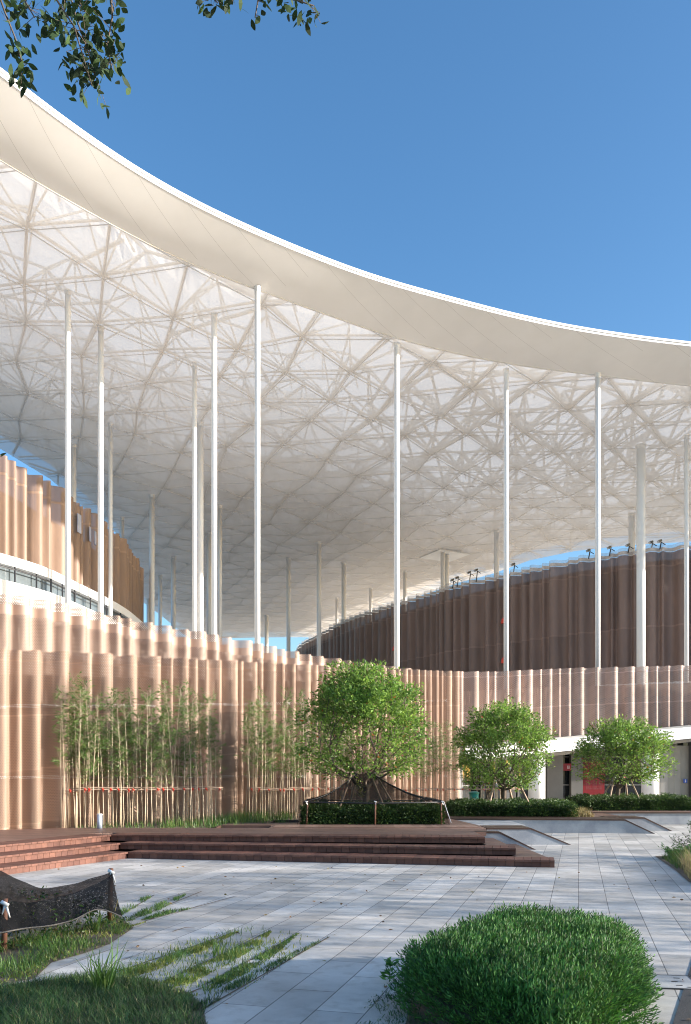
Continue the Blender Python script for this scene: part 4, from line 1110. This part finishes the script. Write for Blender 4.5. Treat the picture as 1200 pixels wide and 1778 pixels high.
# seam strips of soil and pale edging along the weedy joints
b = MB(); e2 = MB()
def seam(bb, p, q, w, z):
    a, c = Vector(G(*p)), Vector(G(*q)); t = (c-a).normalized(); n = Vector((t.y,-t.x))*w/2
    bb.add([(*(a-n),z),(*(a+n),z),(*(c+n),z),(*(c-n),z)], [(0,1,2,3)])
for p, q in (((100,1722),(412,1618)),((250,1722),(470,1616)),((300,1742),(520,1620)),((345,1757),(572,1627)),((205,1592),(268,1554)),((222,1600),(350,1548)),((250,1600),(410,1556))): seam(b, p, q, .018, .004)
for p, q in (((105,1677),(270,1622)),((190,1672),(245,1657)),((312,1570),(368,1556)),((275,1552),(328,1540)),((340,1578),(412,1556)),((330,1722),(385,1702))): seam(e2, p, q, .022, .006)
tag(b.build('paving_joint_soil', M['soil']), kind='structure'); tag(e2.build('paving_edging_strip', M['palegranite']), kind='structure')
# tall tufts
def tuft(px, py, h, n, lab, seed, m='grass', w=.012):
    random.seed(seed); x, y = G(px, py); T = thing('grass_tuft', lab, 'grass tuft', (x, y, 0)); b = MB()
    for k in range(n): b.blade((U(-.05,.05),U(-.05,.05),0), Vector((U(-.45,.45),U(-.45,.45),1)).normalized(), h*U(.4,1), w, U(.1,.55))
    b.build('blades', M[m], T)
tuft(178,1722,.48,60,'tall arching grass tuft standing in front of the near left paving gap',1)
tuft(165,1618,.30,26,'upright grass tuft beside the right end of the black netting',2)
tuft(376,1660,.18,20,'small grass tuft on the weedy joint in the middle foreground',3)
# dark weeds left of the mound
pm = gpoly([(610,1800),(640,1735),(690,1690),(740,1668),(775,1720),(800,1800),(800,1990),(560,1990)])
pms = gpoly([(700,1800),(712,1745),(728,1705),(748,1672),(775,1720),(800,1800),(800,1990),(690,1990)])
b = MB(); b.add([(x,y,.007) for x,y in pms], [tuple(range(len(pms)))]); tag(b.build('mound_soil', M['soil']), kind='structure')
grass('mound_edge_grass', '', pm, 5200, .035, .006, M['dgrass'], 61, .9, .8, .005, 3.5)
random.seed(64); x, y = G(676,1705); T = thing('weed_plant', 'small broad-leaved weed growing left of the clipped mound', 'weed', (x,y,0))
b = MB()
for k in range(46):
    z = U(.02,.16); a = U(0,6.28); b.leaf(Vector((U(-.03,.03),U(-.03,.03),z)), Vector((math.cos(a),math.sin(a),U(.2,1.2))), U(.05,.09), .024)
b.build('foliage', M['leafP'], T)
b = MB(); b.tube([(0,0,0),(.01,0,.15)], [.004,.003], 5); b.build('stem', M['leafH'], T)
# bed grass along the wall foot
bg = [(-6.6,19.9),(-3.1,19.9),(-3.1,22.0),(-1.4,22.2),(-1.4,24.6),(-3.1,25.0),(-5.0,22.0)]
grass('planting_bed_grass', '', bg, 1500, .22, .010, M['grass'], 71, .35, .5, .33, 2.2)
grass('planting_bed_grass', '', [(-4.6,20.2),(-3.1,20.2),(-1.5,22.4),(-1.5,26.5),(-3.2,25.6)], 2600, .34, .010, M['grass'], 73, .4, .5, .33, 2.2)
grass('planting_bed_grass', '', [(2.9,24.2),(3.1,28.9),(7,28.9),(5,34),(1,30)], 2500, .3, .012, M['grass'], 72, .4, .5, .33, 1.6)
grass('terrace_grass', '', [(11.8,28.9),(15,28.9),(15,31),(12,31)], 2500, .45, .012, M['dry'], 74, .3, .4, .37)
grass('terrace_grass', '', [(11.6,28.9),(13,28.9),(13,29.6),(11.8,29.6)], 700, .35, .014, M['grass'], 75, .3, .4, .37)
grass('terrace_grass', '', [(6.4,24.95),(7.2,24.95),(7.2,25.8),(6.4,25.8)], 900, .3, .012, M['dry'], 76, .3, .4, .375)

# right edge planting
re = [(6.05,16.9),(5.55,14.6),(5.12,12.9),(4.9,11.5),(7.5,11.5),(9.5,17.2)]
b = MB(); b.add([(x,y,.01) for x,y in re], [tuple(range(len(re)))]); tag(b.build('border_soil', M['soil']), kind='structure')
grass('border_grass', '', [(5.75,14.9),(5.15,12.9),(4.95,11.6),(6.5,11.6),(7.2,15)], 3800, .42, .009, M['dry'], 81, .3, .5, .01)
grass('border_grass', '', [(6.05,16.6),(5.6,14.6),(6.4,14.4),(7.2,16.6)], 1500, .25, .008, M['grass'], 82, .4, .5, .01)
def shrub(lab, x, y, h, r, n, m, seed):
    random.seed(seed); T = thing('border_shrub', lab, 'shrub', (x,y,.01)); f = MB(); s = MB()
    for k in range(34):
        e = Vector((U(-r,r), U(-r,r), h*U(.45,1))); s.tube([(U(-.05,.05),U(-.05,.05),0), (e.x*.5,e.y*.5,e.z*.6), e], [.006,.004,.002], 4)
        for q in range(n//34): 
            t = U(.25,1); p = Vector((e.x*t, e.y*t, e.z*t)); f.leaf(p+Vector((U(-.04,.04),U(-.04,.04),U(-.04,.04))), Vector((U(-1,1),U(-1,1),U(-.3,1))), U(.03,.06), .02)
    s.build('stems', M['bark'], T); f.build('foliage', M[m], T)
shrub('dark green low shrub at the corner of the right border', 6.2, 16.2, .30, .3, 1100, 'leafP', 1)
shrub('brown twiggy shrub at the right picture edge', 6.75, 16.5, .75, .55, 1300, 'leafH', 2)
shrub('olive twiggy shrub further along the right border', 6.9, 15.2, .6, .5, 1300, 'dry', 3)

# fallen leaves
random.seed(99); b = MB()
for k in range(150):
    x, y = U(-5,6), U(5.2,16)
    if inpoly(x, y, hp) or y > 15.0-.2*x: continue
    b.leaf(Vector((x,y,.012)), Vector((U(-1,1),U(-1,1),.05)), U(.04,.07), .025)
tag(b.build('leaf_litter', M['litter']), kind='stuff')
# manhole cover and fallen twig
x, y = G(1157,1706)
T = thing('inspection_cover', 'pale square inspection cover with dark lifting slots beside the clipped mound', 'manhole cover', (x,y,0)); T.rotation_euler.z = -.16
b = MB(); b.box((0,0,.005), (.40,.42,.008)); b.build('plate', M['palegranite'], T)
b = MB()
for xx, yy in ((.1,.12),(.06,0),(.07,-.12),(-.14,-.1),(.14,-.17)): b.box((xx,yy,.0105), (.045,.014,.003))
b.build('slot', M['black'], T)
b = MB()
for s in (-1,1): b.box((0,s*.215,.006), (.44,.010,.009)); b.box((s*.205,0,.006), (.010,.42,.0085))
b.build('frame', M['frame'], T)
a_, c_ = G(300,1618), G(338,1612)
b = MB(); b.tube([(a_[0],a_[1],.006),((a_[0]+c_[0])/2,(a_[1]+c_[1])/2+.03,.02),(c_[0],c_[1],.006)], [.004,.004,.002], 5); tag(b.build('fallen_twig', M['bark']), 'thin dark fallen twig lying on the paving in the left foreground', 'twig')

# ------------------------------------------------------------------ overhanging tree (trunk behind the camera)
T = thing('overhanging_tree', 'tree whose dark leafy twigs hang into the top left of the sky', 'tree', (-3.6,-1.5,0))
b = MB(); L0 = T.location
b.tube([Vector(p)-L0 for p in ((-3.6,-1.5,0),(-3.5,-1.4,2),(-3.4,-1.0,4),(-3.1,-.4,5.6))], [.17,.14,.12,.1], 10); b.build('trunk', M['bark'], T, True)
b = MB(); f = MB(); random.seed(91)
YO = 4.6
def hang(pts, n, spr, Y=YO, L=.072, anchor=(-3.1,-.4,5.6)):
    W = [P(px, py, Y+dy) for px, py, dy in pts]
    a = Vector(anchor); b.tube([a-L0, a.lerp(W[0], .5)+Vector((0,0,.35))-L0, W[0]-L0], [.035,.018,.007], 6)
    b.tube([w-L0 for w in W], [.006-.004*i/len(W) for i in range(len(W))], 5)
    for k in range(int(n*.95)):
        t = U(0,1)**.8*(len(W)-1); i = min(len(W)-2, int(t)); p = W[i].lerp(W[i+1], t-i)
        q = p+Vector((U(-1,1),U(-1,1),U(-1,.8)))*spr
        if R() < .25: b.tube([p-L0, q-L0], [.002,.0012], 3, caps=False)
        f.oval(q-L0, Vector((U(-.7,.7),U(-.7,.7),U(-1,.3))), L*U(.65,1.05), L*.42)
hang([(60,-60,0),(105,10,.1),(128,45,.1),(142,90,0),(160,150,.05)], 60, .09)
hang([(110,-50,.2),(135,40,.2),(150,80,.1),(165,130,.1)], 150, .125)
hang([(190,-60,0),(195,30,.1),(186,80,.1),(196,125,0)], 85, .085)
hang([(-20,-60,0),(8,20,0),(28,70,0),(38,110,0),(36,145,0)], 62, .055)
hang([(20,-70,.2),(45,5,.2),(60,30,.1)], 70, .10)
hang([(115,-60,.3),(135,0,.3),(148,20,.2)], 60, .07)
hang([(350,-70,.3),(365,-10,.3),(378,5,.2)], 40, .075)
hang([(400,-70,.3),(400,-10,.3),(404,2,.2)], 20, .05)
hang([(450,-70,.3),(450,-10,.3),(443,30,.2)], 22, .04)
hang([(480,-70,.3),(490,-5,.3),(520,2,.2),(545,10,.2)], 62, .075)
hang([(-90,700,-.2),(-40,760,-.2),(-6,795,-.2)], 26, .07, anchor=(-3.2,-.6,5.0))
b.build('twigs', M['bark'], T, True); f.build('foliage', M['leafO'], T)

# ------------------------------------------------------------------ trees right of the frame that shade the plaza
shade = make_tree('shade_tree', 'tall leafy plaza tree far right beyond the border', (16.5, 21.0, 0), 1.6, (0,0,4.4), (2.6,2.6,2.3), 2.3, 190, 26, .17, 51, lower=-.6, shell=.2, group='leafy trees along the right of the plaza')
def copy_tree(src, loc, rz, s, lab):
    o = src.copy(); C.objects.link(o); o.location = loc; o.rotation_euler = (0,0,rz); o.scale = (s,s,s); o['label'] = lab
    for ch in src.children:
        c = ch.copy(); C.objects.link(c); c.parent = o
    return o
SH = [(16.5,9.6,1.2,.85),(8.2,2.3,2.6,.72),(7.4,.2,.7,.8),(13.5,6.6,3.3,.8),(9.6,3.4,4.4,.62),(18.0,14.6,5.1,1.0)]
LB = ['leafy tree well right of the border end','leafy tree right of the clipped mound','leafy tree right of the camera','leafy tree between the mound and the border','small leafy tree just behind the one beside the mound','leafy tree right of the border, outermost of its row']
for (x, y, r_, s), l in zip(SH, LB): copy_tree(shade, (x,y,0), r_, s, l)

# ------------------------------------------------------------------ light, sky, camera
w = bpy.data.worlds.new('World'); bpy.context.scene.world = w; w.use_nodes = True
nt = w.node_tree; bg_ = nt.nodes['Background']; sk = nt.nodes.new('ShaderNodeTexSky'); sk.sky_type = 'NISHITA'
sk.sun_disc = False; sk.sun_elevation = ELEV; sk.sun_rotation = math.atan2(SUN.x, SUN.y); sk.air_density = 1.0; sk.dust_density = 1.1; sk.ozone_density = 2.4
hs = nt.nodes.new('ShaderNodeHueSaturation'); hs.inputs['Saturation'].default_value = 1.2; nt.links.new(sk.outputs[0], hs.inputs['Color']); nt.links.new(hs.outputs[0], bg_.inputs[0]); bg_.inputs[1].default_value = .15
ld = bpy.data.lights.new('sun', 'SUN'); ld.energy = 5.0; ld.angle = math.radians(.53); ld.color = (1, .92, .83)
lo = bpy.data.objects.new('sun', ld); C.objects.link(lo)
sd = Vector((SUN.x*math.cos(ELEV), SUN.y*math.cos(ELEV), math.sin(ELEV)))
lo.rotation_euler = sd.to_track_quat('Z', 'Y').to_euler(); lo.location = sd*60
cam = bpy.data.cameras.new('camera'); co = bpy.data.objects.new('camera', cam); C.objects.link(co)
co.location = (0,0,CZ); co.rotation_euler = (PI/2, 0, 0); cam.sensor_fit = 'AUTO'; cam.sensor_width = 36
cam.lens = F/1778*36; cam.shift_y = (HY-889)/1778; cam.clip_end = 3000; cam.clip_start = .05
bpy.context.scene.camera = co
sc = bpy.context.scene
sc.view_settings.view_transform = 'Standard'; sc.view_settings.look = 'None'; sc.view_settings.exposure = 1.0; sc.view_settings.gamma = 1
try:
    sc.cycles.pixel_filter_type = 'BLACKMAN_HARRIS'; sc.cycles.filter_width = 1.05; sc.cycles.transparent_max_bounces = 24; sc.cycles.max_bounces = 8; sc.cycles.diffuse_bounces = 4; sc.cycles.sample_clamp_indirect = 6
except Exception: pass
